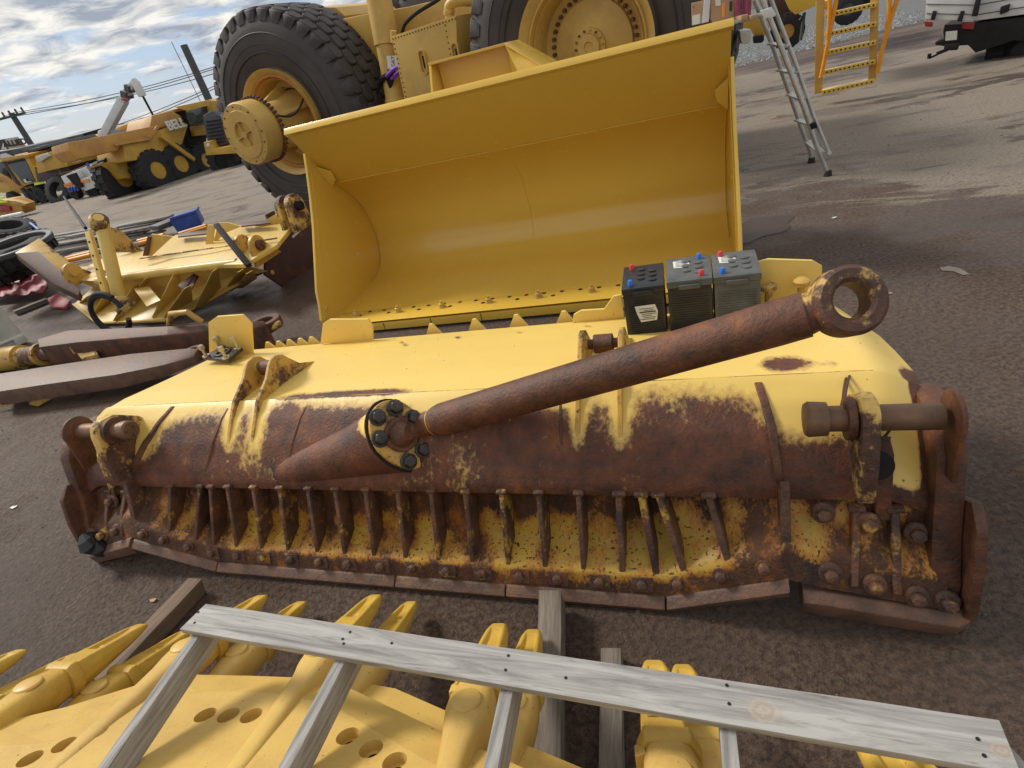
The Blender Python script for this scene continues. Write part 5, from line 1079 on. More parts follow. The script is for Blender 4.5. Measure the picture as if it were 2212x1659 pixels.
# white container at the left edge
cn = thing('container', 'corner of a dirty white steel container at the left edge', 'container', gz2(100, 1150, 0))
FC = Frame(tuple(gz2(190, 1090, .02))[:2], 68)
c0 = gz2(175, 1110, .02)
mb = MB(); a0 = c0; v1 = (gz2(-150, 1250, .02)-c0); v1.z = 0; v1.normalize(); v2 = V((-.90, .43, 0))
H_ = 1.45
mb.hull8([a0, a0+v1*1.6, a0+v1*1.6+v2*2.5, a0+v2*2.5, a0+V((-.05, .02, H_)), a0+v1*1.6+V((-.05, .02, H_)), a0+v1*1.6+v2*2.5+V((0, 0, H_)), a0+v2*2.5+V((0, 0, H_))]); build('wall', mb, 'dirty_white', cn, bevel=.01)
mb = MB(); mb.tube([a0+V((-.01, 0, .10)), a0+v1*1.6+V((-.01, 0, .10))], .028, 10); build('bottom_rail', mb, 'dirty_white', cn)
mb = MB(); mb.box(a0+v1*.08+V((.0, 0, .06)), (.13, .15, .11), Matrix.Rotation(atan2(v1.y, v1.x), 3, 'Z')); build('corner_casting', mb, 'dirty_white', cn, bevel=.012)
build('casting_hole', MB().lathe([(-.005, .03), (.012, .03)], a0+v1*.08+V((0, 0, .06))+V((v1.y, -v1.x, 0))*-.068, V((v1.y, -v1.x, 0)), 18), 'black_metal', cn)
#@@LEFTJUNK
# ------------------------------------------------------------------ tyres, red sheet, boards, crate on the left
def ztyre(zx, zy, z, R, w, tilt, lab, rim=.55):
    c_ = gz2(zx, zy, z); mb_o = tyre_plain('loose_tyre', V((0, 0, 0)), V((0, 0, 1)), R, w, 'far_rubber', rim, None, 36, 22); mb_o.location = c_; mb_o.rotation_euler = tilt
    tag(mb_o, lab, 'tyre', 'loose tyres piled at the left'); return mb_o
ztyre(40, 735, .14, .62, .30, (0, 0, 0), 'black tyre at the bottom of the left hand pile')
ztyre(60, 685, .42, .62, .28, (.03, .02, 1), 'black tyre second from the bottom of the left hand pile')
ztyre(50, 630, .70, .62, .28, (-.03, .02, 2), 'black tyre third from the bottom of the left hand pile')
ztyre(85, 555, .98, .62, .26, (.12, .04, 0), 'tyre with a pale inner rim lying on top of the left hand pile')
ztyre(70, 445, .75, .62, .45, (.35, .1, .9), 'big black treaded tyre lying behind the pile at the left edge')
wr = MB(); wr.ring(gz2(85, 530, 1.11), V((.04, -.12, 1)), .56, .47, .07, 40); tag(build('wheel_ring', wr, 'dark_grey'), 'grey steel wheel ring lying in the top tyre of the pile', 'wheel ring')
mb = MB(); rn = random.Random(4); gp = []
for j in range(5):
    for i in range(13):
        u = i/12; p = lerp(gz2(-40, 815+j*20, .0), gz2(335, 770+j*22, .0), u); p.z = .16+.10*nz(i*.8, j*1.3)+.12*(1-j/4)+.03*rn.random(); gp.append(p)
for j in range(4):
    for i in range(12): mb.f.append((j*13+i, j*13+i+1, (j+1)*13+i+1, (j+1)*13+i))
mb.v = gp; k = len(gp); mb.v += [p-V((0, 0, .015)) for p in gp]; mb.f += [tuple(q+k for q in f)[::-1] for f in mb.f[:]]
tag(build('red_sheet', mb, 'red_sheet'), 'crumpled dark red sheet metal lying in front of the tyre pile', 'sheet metal')
tag(build('red_scrap', MB().prism([gz2(290, 850, .12), gz2(350, 820, .16), gz2(430, 860, .1), gz2(400, 905, .06), gz2(310, 900, .06)], V((0, 0, -.05))), 'red_sheet', bevel=.01), 'small red scrap piece right of the crumpled sheet', 'scrap')
timber('timber_plank', 'dark plank on the ground in front of the red sheet', gz2(100, 950, .02), gz2(300, 870, .02), .16, .07)
# stack of long boards
bd = [((300, 470), (1120, 335), .42), ((300, 500), (1100, 360), .34), ((330, 520), (1140, 380), .28), ((290, 545), (900, 440), .20), ((350, 560), (1000, 440), .14), ((430, 585), (900, 500), .08), ((280, 490), (800, 395), .38), ((420, 470), (1050, 345), .46)]
for i, (a, b_, z) in enumerate(bd):
    p = gz2(a[0], a[1], z); q = gz2(b_[0], b_[1], z); d = (q-p).normalized(); mb = MB(); mb.bar(p, q, .22, .045)
    o = build_axis('board', mb, 'wood_far', thing('x', 'x', 'x') if False else bpy.data.objects.new('tmp', None), q-p) if False else build('board', mb, 'wood_far', None, bevel=.004)
    tag(o, 'weathered long board in the flat stack behind the smaller blade', 'board', 'stacked boards behind the smaller blade')
mb = MB(); mb.bar(gz2(950, 420, .48), gz2(1140, 345, .50), .5, .10); tag(build('grey_panel', mb, 'dark_grey', bevel=.01), 'dark grey slab lying on the board stack beside the blue crate', 'panel')
bc = thing('plastic_crate', 'blue plastic crate lying behind the smaller blade', 'crate', gz2(1180, 440, .3))
A = gz2(1090, 445, .30); Bq = gz2(1240, 400, .30); d = (Bq-A); L_ = d.length; d.normalize(); n_ = V((-d.y, d.x, 0))
mb = MB(); mb.hull8([A, Bq, Bq+n_*.6, A+n_*.6, A+V((0, 0, .28))-d*.03, Bq+V((0, 0, .28))+d*.03, Bq+n_*.63+V((0, 0, .28)), A+n_*.63+V((0, 0, .28))]); build('body', mb, 'blue_plastic', bc, bevel=.02)
mb = MB(); mb.bar(A+V((0, 0, .29))-n_*.01, Bq+V((0, 0, .29))-n_*.01, .05, .05); mb.bar(Bq+V((0, 0, .29)), Bq+n_*.6+V((0, 0, .29)), .05, .05); build('rim', mb, 'blue_plastic', bc, bevel=.01)
for i, (a, b_, c_) in enumerate((((410, 605), (560, 570), .12), ((1105, 455), (1270, 405), .10), ((850, 500), (1010, 460), .1))):
    mb = MB(); mb.tube([gz2(a[0], a[1], c_), gz2(b_[0], b_[1], c_+.03)], .05, 10); mb.tube([gz2(a[0]+10, a[1]+12, c_), gz2(b_[0], b_[1]+14, c_)], .05, 10)
    tag(build('orange_barrier', mb, 'orange_plastic'), ['orange plastic barrier pipes beside the cylinder', 'orange plastic barrier pipes under the blue crate', 'orange plastic barrier pipes in the middle of the boards'][i], 'barrier', 'orange barrier pipes')
mb = MB(); mb.tube([gz2(150, 360, .9), gz2(280, 460, .7)], .04, 8); tag(build('blue_pipe', mb, 'blue_plastic'), 'thin blue pipe slanting beside the tyre pile', 'pipe')
mb = MB(); mb.tube([gz2(10, 352, 1.0), gz2(140, 326, 1.0)], .05, 8); tag(build('white_pipe', mb, 'white_paint'), 'short white pipe above the tyre pile at the left edge', 'pipe')
#@@FAR
# ------------------------------------------------------------------ far machines
def Z1(zx, zy): return (zx*.3125, zy*.3125)
FBe = Frame(tuple(G(335, 404, 0))[:2], 62)
be = thing('dump_truck', 'yellow articulated dump truck with a rusty skip, parked far left', 'dump truck', FBe.P(0, 1.2, 0))
def s1(zx, zy, s_=0.0): return FBe.S(*Z1(zx, zy), s_)
DW = FBe.e2
def bprism(pts, s_, depth, name, mat, bevel=.03, par=None): return build(name, MB().prism([s1(a, b_, s_) for a, b_ in pts], DW*depth), mat, par or be, bevel=bevel)
bprism([(845, 975), (1080, 905), (1270, 845), (1300, 860), (1240, 1060), (1160, 1085), (870, 1115)], -.3, 2.2, 'skip_side', 'far_yellow')
bprism([(465, 985), (790, 925), (1070, 870), (1030, 950), (830, 1010), (810, 1040), (540, 1098), (480, 1040)], -.35, 1.3, 'skip_tail', 'far_rusty')
bprism([(1035, 880), (1050, 800), (1190, 765), (1245, 800), (1270, 835), (1080, 890)], -.2, 2.0, 'head_board', 'far_rusty')
bprism([(830, 875), (960, 825), (1010, 850), (840, 900)], 2.6, .3, 'skip_far_side', 'far_yellow')
bprism([(740, 1120), (960, 1110), (970, 1240), (860, 1230), (800, 1160)], .5, 1.8, 'rear_chassis', 'far_yellow')
bprism([(960, 1110), (1250, 1060), (1340, 1080), (1330, 1130), (1000, 1180)], .6, 1.4, 'chassis', 'brown_paint')
mb = MB(); mb.bar(s1(1110, 940, -.5), s1(1340, 1105, -.5), .2, .2); build('tipping_strut', mb, 'far_yellow', be)
mb = MB(); mb.bar(s1(1090, 870, -.42), s1(1025, 960, -.42), .14, .12); mb.bar(s1(1025, 960, -.42), s1(790, 1000, -.42), .14, .12); build('skip_rib', mb, 'far_rusty', be)
text('raised_letters', 'BELL', .62, 'paper', face_M(s1(1217, 860, -.55), FBe.e1, -DW), be, ext=.03, sx=.95, bold=.02)
def farwheel(c_, axis, R, w, parent, rimmat='far_yellow'):
    ty = tyre_plain('wheel', c_, axis, R, w, 'far_rubber', .42, parent, 28, 18)
    mb = MB(); ax_ = V(axis).normalized(); mb.lathe([(w*.44, R*.42), (w*.46, R*.38), (w*.30, R*.31), (w*.30, R*.16), (w*.40, R*.14), (w*.40, R*.04)], c_, ax_, 24); build('rim', mb, rimmat, ty)
for zx, zy, r_, s_ in ((1060, 1185, 1.05, .0), (1220, 1140, 1.05, .0), (1400, 1115, .95, .2)): farwheel(s1(zx, zy, s_), -DW, r_, .9, be)
farwheel(s1(825, 1235, 1.6), -DW, 1.15, .9, be); farwheel(s1(1000, 1235, 2.6), -DW, 1.05, .9, be)
bprism([(1195, 770), (1390, 740), (1440, 780), (1430, 900), (1330, 880), (1300, 830)], .5, 2.2, 'cab', 'glass', .05); bprism([(1195, 755), (1395, 715), (1415, 740), (1200, 775)], .3, 2.6, 'cab_roof', 'far_yellow', .05)
bprism([(1300, 870), (1440, 860), (1420, 1060), (1290, 1050)], .5, 2.0, 'engine_bay', 'black_metal', .05); bprism([(1330, 870), (1420, 860), (1440, 930), (1350, 940)], .2, .3, 'engine_cover', 'far_yellow', .05)
# loader with a black grille beyond it
FL2 = Frame(tuple(G(455, 372, 0))[:2], -20)
ld = thing('wheel_loader', 'yellow machine with a black ribbed grille, beside the left big tyre', 'loader', FL2.P(0, 1, 0))
def lp_(pts, s_, depth, name, mat, bevel=.04, F=FL2, par=None): return build(name, MB().prism([F.S(*Z1(a, b_), s_) for a, b_ in pts], F.e2*depth), mat, par or ld, bevel=bevel)
lp_([(1400, 800), (1460, 765), (1520, 800), (1560, 1000), (1440, 1020)], 0, 3.0, 'grille_housing', 'dark_grey')
for k in range(7): lp_([(1418+k*5, 840+k*25), (1520+k*5, 825+k*25), (1521+k*5, 832+k*25), (1419+k*5, 848+k*25)], -.08, .1, 'grille_bar', 'black_metal', 0)
lp_([(1405, 985), (1450, 975), (1470, 1030), (1620, 1005), (1640, 1060), (1425, 1075)], -.5, 1.0, 'bumper', 'far_yellow'); lp_([(1425, 995), (1445, 992), (1447, 1012), (1428, 1015)], -.56, .1, 'headlight', 'paper', 0)
lp_([(1200, 740), (1440, 690), (1500, 700), (1500, 800), (1400, 800), (1300, 770)], 2.5, 2.5, 'body', 'far_yellow'); lp_([(1280, 770), (1390, 740), (1400, 850), (1310, 870)], 2.0, .6, 'cab_glass', 'glass')
farwheel(FL2.S(*Z1(1560, 1105), .8), -FL2.e2, .9, .8, ld, 'black_metal')
# mobile crane boom
FCr = Frame((-24, 46), -26)
cr = thing('mobile_crane', 'white telescopic crane boom with red stripes rising behind the dump truck', 'crane', FCr.P(0, 0, 0))
def cS(zx, zy, s_=0): return FCr.S(*Z1(zx, zy), s_)
for (a, b_, w, nm) in (((715, 950), (855, 690), 0.58, 'boom_base'), ((855, 690), (888, 630), 0.50, 'boom_section'), ((888, 630), (915, 590), 0.43, 'boom_section'), ((915, 590), (938, 553), 0.35, 'boom_head')):
    mb = MB(); mb.bar(cS(*a), cS(*b_), w*.9, w*.9, FCr.e2); build(nm, mb, 'white_paint', cr, bevel=.08)
for a, b_ in (((842, 686), (880, 700)), ((850, 674), (886, 687))): build('stripe', (lambda m_: m_.bar(cS(a[0], a[1], -.48), cS(b_[0], b_[1], -.48), .10, .05, FCr.e2))(MB()), 'red_sheet', cr)
for a, b_ in (((858, 645), (898, 662)), ((884, 603), (916, 617))): build('collar', (lambda m_: m_.bar(cS(a[0], a[1], -.05), cS(b_[0], b_[1], -.05),   .40, .60, FCr.e2))(MB()), 'dark_grey', cr)
mb = MB(); mb.tube([cS(940, 570), cS(985, 660), cS(1060, 800)], [.09, .08, .07], 8); build('hoist_rope', mb, 'black_metal', cr); mb = MB(); mb.box(cS(960, 615), (.45, .4, .9)); build('hook_block', mb, 'white_paint', cr, bevel=.1)
mb = MB(); mb.prism([cS(670, 905), cS(750, 880), cS(780, 900), cS(770, 1010), cS(680, 1010)], FCr.e2*2); build('superstructure', mb, 'white_paint', cr, bevel=.1)
mb = MB(); q = cS(720, 1000); mb.box((q.x, q.y+2, q.z/2), (2.5, 2, q.z)); build('carrier', mb, 'dark_grey', cr, bevel=.1)
# power poles and wires
def pole(px1, py1, px2, py2, Y, r, lab, arm):
    d = ray(px2, py2); b_ = EYE+d*(Y/d.y); dt = ray(px1, py1); t_ = EYE+dt*(Y/dt.y); base = V((b_.x, Y, 0)); x = (t_.x+b_.x)/2
    o = thing('power_pole', lab, 'power pole', (x, Y, 0)); mb = MB(); mb.tube([(x, Y, 0), (x, Y, t_.z)], [r*1.25, r], 14); build('shaft', mb, 'pole_grey', o)
    if arm:
        for dz, w in ((.25, 2.6), (3.4, 1.7)):
            mb = MB(); mb.box((x, Y-.2, t_.z-dz), (w, .15, .18), Matrix.Rotation(.0, 3, 'Z')); build('crossarm', mb, 'pole_grey', o)
            if dz < 1:
                for k in (-1.2, -.6, 0, .6, 1.2): build('insulator', MB().lathe([(0, .09), (.35, .09), (.4, .05)], V((x+k, Y-.2, t_.z-dz+.09)), (0, 0, 1), 10), 'pole_grey', o)
    return V((x, Y, t_.z))
t1 = pole(22, 245, 78, 325, 62, .24, 'grey power pole with crossarms at the far left', True)
t2 = pole(397, 97, 446, 205, 40, .20, 'plain dark grey pole behind the left big tyre', False)
wr_ = thing('power_lines', 'thin overhead power lines crossing the sky on the left', 'power lines', t1)
for (z0, zx, zy) in ((0, 1440, 330), (-.3, 1440, 345), (-.1, 1440, 380), (-3.2, 1430, 470), (-3.5, 1430, 490)):
    d = ray(*Z1(zx, zy)); e_ = EYE+d*(45/d.y); a = t1+V((0, -.2, z0)); e2_ = e_+(e_-a)*.8
    mb = MB(); mb.tube([lerp(a, e2_, i/14)-V((0, 0, 1.1*sin(pi*i/14))) for i in range(15)], .028, 5); build('wire', mb, 'pole_grey', wr_)
d = ray(-30, 270); a = EYE+d*(60/d.y); mb = MB(); mb.tube([t1, a], .02, 5); build('wire', mb, 'pole_grey', wr_)
mb = MB(); a = EYE+ray(*Z1(1185, 290))*(40/ray(*Z1(1185, 290)).y); b_ = EYE+ray(*Z1(1385, 700))*(40/ray(*Z1(1385, 700)).y); mb.tube([a, b_], .02, 5); build('stay_wire', mb, 'pole_grey', wr_)
# sign board
FSg = Frame((-38, 44), 20)
sg = thing('sign_board', 'white and grey ALLIED company sign board at the far left edge', 'sign', FSg.P(0, 0, 0))
def gS(zx, zy, s_=0): return FSg.S(*Z1(zx, zy), s_)
mb = MB(); mb.prism([gS(-60, 975), gS(120, 945), gS(180, 1015), gS(-40, 1045)], FSg.e2*.2); build('panel', mb, 'dirty_white', sg)
mb = MB(); mb.prism([gS(-60, 976, -.03), gS(30, 962, -.03), gS(62, 1032, -.03), gS(-40, 1045, -.03)], FSg.e2*.02); build('logo_field', mb, 'dark_grey', sg)
mb = MB(); mb.prism([gS(22, 985, -.06), gS(48, 1030, -.06), gS(8, 1035, -.06)], FSg.e2*.02); build('logo_mark', mb, 'paper', sg)
text('lettering', 'ALLIED', .52, 'ink', face_M(gS(103, 988, -.05), gS(150, 978)-gS(60, 992), -FSg.e2), sg, ext=.02, sx=.85, bold=.02)
mb = MB(); mb.prism([gS(70, 1012, -.04), gS(150, 1000, -.04), gS(151, 1003, -.04), gS(71, 1015, -.04)], FSg.e2*.01); build('underline', mb, 'red_line', sg)
q = gS(60, 1040); q2 = gS(-20, 1045)
for p in (q, q2): build('post', MB().tube([(p.x, p.y, 0), (p.x, p.y, p.z)], .15, 10), 'pole_grey', sg)
# grader and others at the far left
FG_ = Frame(tuple(G(70, 445, 0))[:2], -25)
gr = thing('grader', 'old yellow grader with a dark glazed cab at the left edge', 'grader', FG_.P(0, 1, 0))
def gp_(pts, s_, depth, name, mat, bevel=.02, par=None): return build(name, MB().prism([FG_.S(*Z1(a, b_), s_) for a, b_ in pts], FG_.e2*depth), mat, par or gr, bevel=bevel)
gp_([(25, 1110), (190, 1080), (290, 1250), (180, 1280), (140, 1300), (90, 1250)], 0, 1.6, 'cab', 'far_yellow'); gp_([(50, 1130), (170, 1100), (245, 1255), (165, 1270)], -.04, .06, 'side_window', 'glass', 0); gp_([(-60, 1120), (20, 1115), (85, 1265), (-60, 1240)], .3, 1.2, 'windscreen', 'glass', 0)
gp_([(0, 1095), (195, 1065), (200, 1085), (5, 1120)], -.15, 1.9, 'cab_roof', 'far_yellow'); gp_([(235, 1150), (430, 1100), (470, 1190), (300, 1235)], .1, 1.6, 'engine_hood', 'far_yellow'); gp_([(240, 1160), (435, 1118), (445, 1140), (255, 1185)], .04, .05, 'dark_stripe', 'brown_paint', 0)
text('lettering', 'CAT', .34, 'paper', face_M(FG_.S(*Z1(325, 1160), -.0), FG_.e1, -FG_.e2), gr, ext=.01); gp_([(305, 1180), (360, 1168), (366, 1190), (312, 1200)], -.0, .03, 'fleet_label', 'lime', 0)
gp_([(305, 1215), (400, 1195), (402, 1208), (312, 1232)], -.02, .05, 'hi_vis_strip', 'lime', 0); gp_([(235, 1265), (300, 1252), (302, 1268), (238, 1282)], -.1, .05, 'hi_vis_strip', 'lime', 0)
gp_([(-60, 1250), (120, 1270), (180, 1290), (300, 1290), (330, 1330), (200, 1340), (-60, 1330)], .3, .9, 'frame', 'far_yellow'); gp_([(-60, 1180), (40, 1230), (150, 1300), (130, 1310), (-60, 1220)], -.2, .2, 'linkage', 'far_rusty')
for zx, zy, r_ in ((110, 1380, .62), (290, 1340, .62), (230, 1355, .55)): farwheel(FG_.S(*Z1(zx, zy), .2), -FG_.e2, r_, .45, gr, 'black_metal')
o = tyre_plain('loose_tyre', V((0, 0, 0)), V((0, 0, 1)), 1.02, .5, 'far_rubber', .55, None, 32, 20); o.location = G(128, 412, .62); o.rotation_euler = (radians(62), radians(10), radians(-20)); tag(o, 'single black tyre lying tilted in front of the chevron trailer', 'tyre')
def ZA(zx, zy): return (zx*.1823/.3125, (172.8+zy*.1823)/.3125)
for pts, r_, m_ in ((((405, 1030), (600, 1000), (780, 955)), .06, 'far_rusty'), (((620, 1055), (780, 1010), (960, 955)), .025, 'cardboard'), (((700, 1112), (860, 1075), (1000, 1020), (1200, 962)), .025, 'cardboard'), (((680, 1040), (720, 1100), (760, 1160)), .025, 'cardboard'), (((860, 1075), (900, 1120), (930, 1185)), .025, 'cardboard')):
    mb = MB(); mb.tube([FG_.S(*Z1(*ZA(a, b_)), -.25) for a, b_ in pts], r_, 8); build('handrail', mb, m_, gr)
for pts, nm, m_ in ((((272, 1180), (300, 1172), (318, 1205), (365, 1198), (372, 1206), (300, 1220)), 'paper_notice', 'paper'), (((75, 975), (262, 935), (275, 960), (90, 1000)), 'window_header', 'black_metal'), (((0, 880), (60, 868), (150, 905), (150, 918), (0, 930)), 'roof_glass', 'paper'), (((575, 925), (625, 915), (640, 965), (590, 975)), 'hood_vent', 'brown_paint')):
    build(nm, MB().prism([FG_.S(*Z1(*ZA(a, b_)), -.12) for a, b_ in pts], FG_.e2*.03), m_, gr)
FTr = Frame(tuple(G(190, 428, 0))[:2], -28)
tr = thing('trailer', 'white service trailer with orange and blue chevrons, left of the dump truck', 'trailer', FTr.P(0, 1, 0))
def tp2(pts, s_, depth, name, mat, bevel=.02): return build(name, MB().prism([FTr.S(*Z1(a, b_), s_) for a, b_ in pts], FTr.e2*depth), mat, tr, bevel=bevel)
tp2([(540, 1250), (680, 1190), (700, 1280), (590, 1320), (550, 1290)], 0, 2, 'body', 'white_paint'); tp2([(490, 1190), (650, 1130), (680, 1190), (560, 1240)], .8, 2.0, 'tank', 'white_paint'); tp2([(420, 1220), (490, 1190), (560, 1300), (480, 1330)], .2, 1.2, 'rear_body', 'white_paint')
tp2([(455, 1215), (520, 1195), (570, 1290), (540, 1310)], -.15, .1, 'black_screen', 'black_metal', 0)
for k in range(4): tp2([(440+k*13, 1275-k*4), (450+k*13, 1272-k*4), (458+k*13, 1290-k*4), (448+k*13, 1294-k*4)], .05, .1, 'chevron', 'chevron_orange', 0); tp2([(545+k*16, 1250-k*3), (555+k*16, 1247-k*3), (566+k*16, 1262-k*3), (556+k*16, 1266-k*3)], -.1, .08, 'chevron', 'chevron_orange', 0); tp2([(465+k*20, 1300-k*2), (475+k*20, 1297-k*2), (485+k*20, 1325-k*2), (475+k*20, 1328-k*2)], .05, .1, 'chevron', 'blue_paint', 0)
tp2([(590, 1130), (600, 1128), (640, 1195), (625, 1200)], -.05, .1, 'frame_bar', 'blue_paint', 0); tp2([(640, 1140), (650, 1140), (690, 1190), (680, 1195)], -.05, .1, 'frame_bar', 'blue_paint', 0); farwheel(FTr.S(*Z1(650, 1320), .6), -FTr.e2, .55, .4, tr, 'black_metal'); farwheel(FTr.S(*Z1(520, 1325), .6), -FTr.e2, .45, .4, tr, 'black_metal')
# row of machines behind
FR = Frame((-30, 44), -22)
def rowm(name, lab, cat, specs):
    o = thing(name, lab, cat, FR.P(0, 0, 0))
    for nm, mat, pts, s_, dp in specs: build(nm, MB().prism([FR.S(*Z1(a, b_), s_) for a, b_ in pts], FR.e2*dp), mat, o, bevel=.04)
    return o
rowm('dump_truck', 'yellow truck with a brown stepped cowl behind the grader', 'dump truck', [('hood', 'far_yellow', ((240, 1080), (380, 1040), (450, 1080), (470, 1150), (260, 1200)), 1, 4), ('cab', 'glass', ((190, 1040), (330, 1010), (400, 1040), (230, 1100)), 3, 3), ('cab_roof', 'dark_grey', ((180, 1040), (320, 1000), (340, 1015), (195, 1060)), 2.5, 4), ('bonnet', 'dirty_white', ((240, 1090), (310, 1060), (340, 1080), (270, 1125)), .8, .5), ('base', 'brown_paint', ((240, 1180), (480, 1130), (480, 1230), (260, 1260)), 1.5, 3)])
rowm('dump_truck', 'yellow truck skip behind the rusty tail of the articulated truck', 'dump truck', [('skip', 'far_yellow', ((400, 990), (540, 955), (720, 930), (760, 1000), (520, 1090), (420, 1060)), 8, 4), ('canopy', 'black_metal', ((545, 930), (700, 885), (740, 905), (560, 960)), 10, 4), ('canopy_edge', 'dark_grey', ((320, 980), (500, 940), (520, 960), (330, 1000)), 9, 4), ('base', 'brown_paint', ((400, 1050), (760, 990), (760, 1180), (420, 1180)), 9, 3)])
rowm('site_cabin', 'low dark cabin roof far behind the grader', 'cabin', [('roof', 'dark_grey', ((0, 1045), (130, 1025), (170, 1050), (160, 1090), (0, 1120)), 4, 4), ('wall', 'black_metal', ((0, 1090), (200, 1060), (220, 1250), (0, 1250)), 5, 3)])
rowm('dump_truck', 'dark topped machine seen above the skip of the articulated truck', 'dump truck', [('canopy', 'black_metal', ((960, 820), (1080, 790), (1190, 770), (1190, 800), (1000, 850)), 6, 3), ('body', 'far_yellow', ((820, 870), (960, 820), (1040, 850), (1040, 930), (820, 950)), 7, 3), ('base', 'brown_paint', ((820, 930), (1190, 900), (1190, 1120), (820, 1150)), 8, 2)])
wk = thing('small_machine', 'orange and yellow small machine at the bottom left beyond the tyres', 'machine', G(20, 470, 0))
FW_ = Frame(tuple(G(20, 475, 0))[:2], -25)
for nm, mat, pts, s_, dp in (('body', 'far_rusty', ((-60, 1400), (60, 1380), (150, 1420), (160, 1480), (-60, 1500)), 0, .8), ('arm', 'far_yellow', ((-60, 1370), (110, 1390), (180, 1410), (170, 1425), (60, 1410), (-60, 1400)), -.1, .3), ('hi_vis_strip', 'lime', ((-60, 1398), (45, 1385), (50, 1400), (-60, 1415)), -.2, .05), ('hi_vis_strip', 'lime', ((-60, 1365), (25, 1360), (35, 1372), (-60, 1382)), -.2, .05), ('fork', 'red_sheet', ((-60, 1420), (60, 1430), (70, 1460), (-60, 1470)), -.15, .3)):
    build(nm, MB().prism([FW_.S(*Z1(a, b_), s_) for a, b_ in pts], FW_.e2*dp), mat, wk, bevel=.02)
#@@RIGHT
# ------------------------------------------------------------------ right side: ladder, boxes, boots, hanging access ladder, ute
def Z5(zx, zy): return (1469+zx*.336, zy*.336)
gv = MB(); q = [G(*Z5(a, b_), .004) for a, b_ in ((300, 420), (900, 290), (1600, 120), (2000, -60), (2000, -260), (1200, -200), (300, 120))]
gvb = bmesh.new(); 
gvo = MB(); gvo.add(q, [tuple(range(len(q)))]); o = build('gravel_strip', gvo, 'gravel', None); tag(o, kind='structure'); gvb.free()
FL = Frame((4.07, 6.02), -22.4)
def z5(zx, zy, s_): return FL.S(*Z5(zx, zy), s_)
la = thing('platform_ladder', 'aluminium folding platform ladder standing on the yard right of the bucket', 'ladder', FL.P(0, .3, 0))
f1 = G(*Z5(950, 1130), 0); f2 = G(*Z5(845, 1045), 0)
def al(pts, r=.02, name='rail', mat='aluminium'): mb = MB(); mb.tube(pts, r, 10); return build(name, mb, mat, la)
sA = FL.loc(f1).y; sB = FL.loc(f2).y
al([f1, z5(870, 920, sA), z5(800, 700, sA+.05), z5(680, 380, sA+.1), z5(530, 0, sA+.15), z5(490, -100, sA+.15)], .026)
al([f1+V((.0, 0, .25)), z5(957, 985, sA+.18), z5(930, 920, sA+.2), z5(860, 750, sA+.24), z5(740, 400, sA+.3), z5(600, 40, sA+.34), z5(560, -80, sA+.34)], .022)
al([f2, z5(840, 980, sB), z5(790, 850, sB-.02), z5(690, 560, sB-.05), z5(590, 280, sB-.1), z5(480, 0, sB-.12)], .024)
for a, b_ in (((700, 605), (790, 640)), ((640, 450), (740, 470)), ((750, 770), (865, 810)), ((580, 280), (690, 300))): 
    mb = MB(); mb.bar(z5(*a, sB-.1), z5(*b_, sA+.2), .07, .02); build('rung', mb, 'aluminium', la, bevel=.003)
mb = MB(); mb.prism([z5(795, 905, sB), z5(845, 898, sB+.1), z5(935, 970, sA+.1), z5(880, 975, sA)], V((0, 0, -.02))); build('bottom_step', mb, 'aluminium', la, bevel=.004)
for p in (f1, f2): mb = MB(); mb.tube([p, p+V((0, 0, .06))], [.045, .035], 12); build('rubber_foot', mb, 'far_rubber', la)
mb = MB(); mb.prism([z5(515, 70, sA-.05), z5(590, 45, sA-.05), z5(620, 95, sA-.05), z5(600, 110, sA-.05), z5(545, 120, sA-.05)], FL.e2*.04); build('hinge_plate', mb, 'white_paint', la, bevel=.004)
mb = MB(); mb.prism([z5(833, 800, sA-.02), z5(875, 785, sA-.02), z5(885, 820, sA-.02), z5(845, 835, sA-.02)], FL.e2*.06); build('latch', mb, 'black_metal', la, bevel=.004)
PZ = z5(430, 140, 1.2).z
P1 = z5(310, 165, sA+.1); P2 = z5(540, 110, sA+.1)
mb = MB(); dd = (P2-P1); P3 = P1+FL.e2*.42; P4_ = P2+FL.e2*.42; mb.hull8([P1, P2, P4_, P3, P1+V((0, 0, .035)), P2+V((0, 0, .035)), P4_+V((0, 0, .035)), P3+V((0, 0, .035))]); build('platform', mb, 'aluminium', la, bevel=.004)
P0_ = P1-dd*1.6; mb = MB(); mb.hull8([P0_, P1, P3, P0_+FL.e2*.42, P0_+V((0, 0, .03)), P1+V((0, 0, .03)), P3+V((0, 0, .03)), P0_+FL.e2*.42+V((0, 0, .03))]); build('platform', mb, 'aluminium', la, bevel=.004)
for p in (P0_, P0_+FL.e2*.42): al([p, V((p.x-.25, p.y+.1, 0))], .022)
def boxo(name, lab, cat, pts, s_, dp, mat, grp=None, extra=None):
    c_ = sum([z5(a, b_, s_) for a, b_ in pts], V())/len(pts); o = thing(name, lab, cat, c_, grp)
    build('carton' if cat == 'box' else 'shell', MB().prism([z5(a, b_, s_) for a, b_ in pts], FL.e2*dp), mat, o, bevel=.006)
    for e_ in (extra or []): build(e_[0], MB().prism([z5(a, b_, s_-.004) for a, b_ in e_[1]], FL.e2*.003), e_[2], o)
    return o
boxo('cardboard_box', 'cardboard box with a white shipping label above the bucket lip', 'box', ((75, 20), (160, 0), (155, 150), (78, 165)), sA+.25, .2, 'cardboard', 'boxes on the ladder platform', [('label', ((80, 100), (130, 88), (130, 150), (80, 162)), 'paper'), ('round_mark', ((80, 38), (90, 34), (92, 48), (82, 52)), 'red_line')])
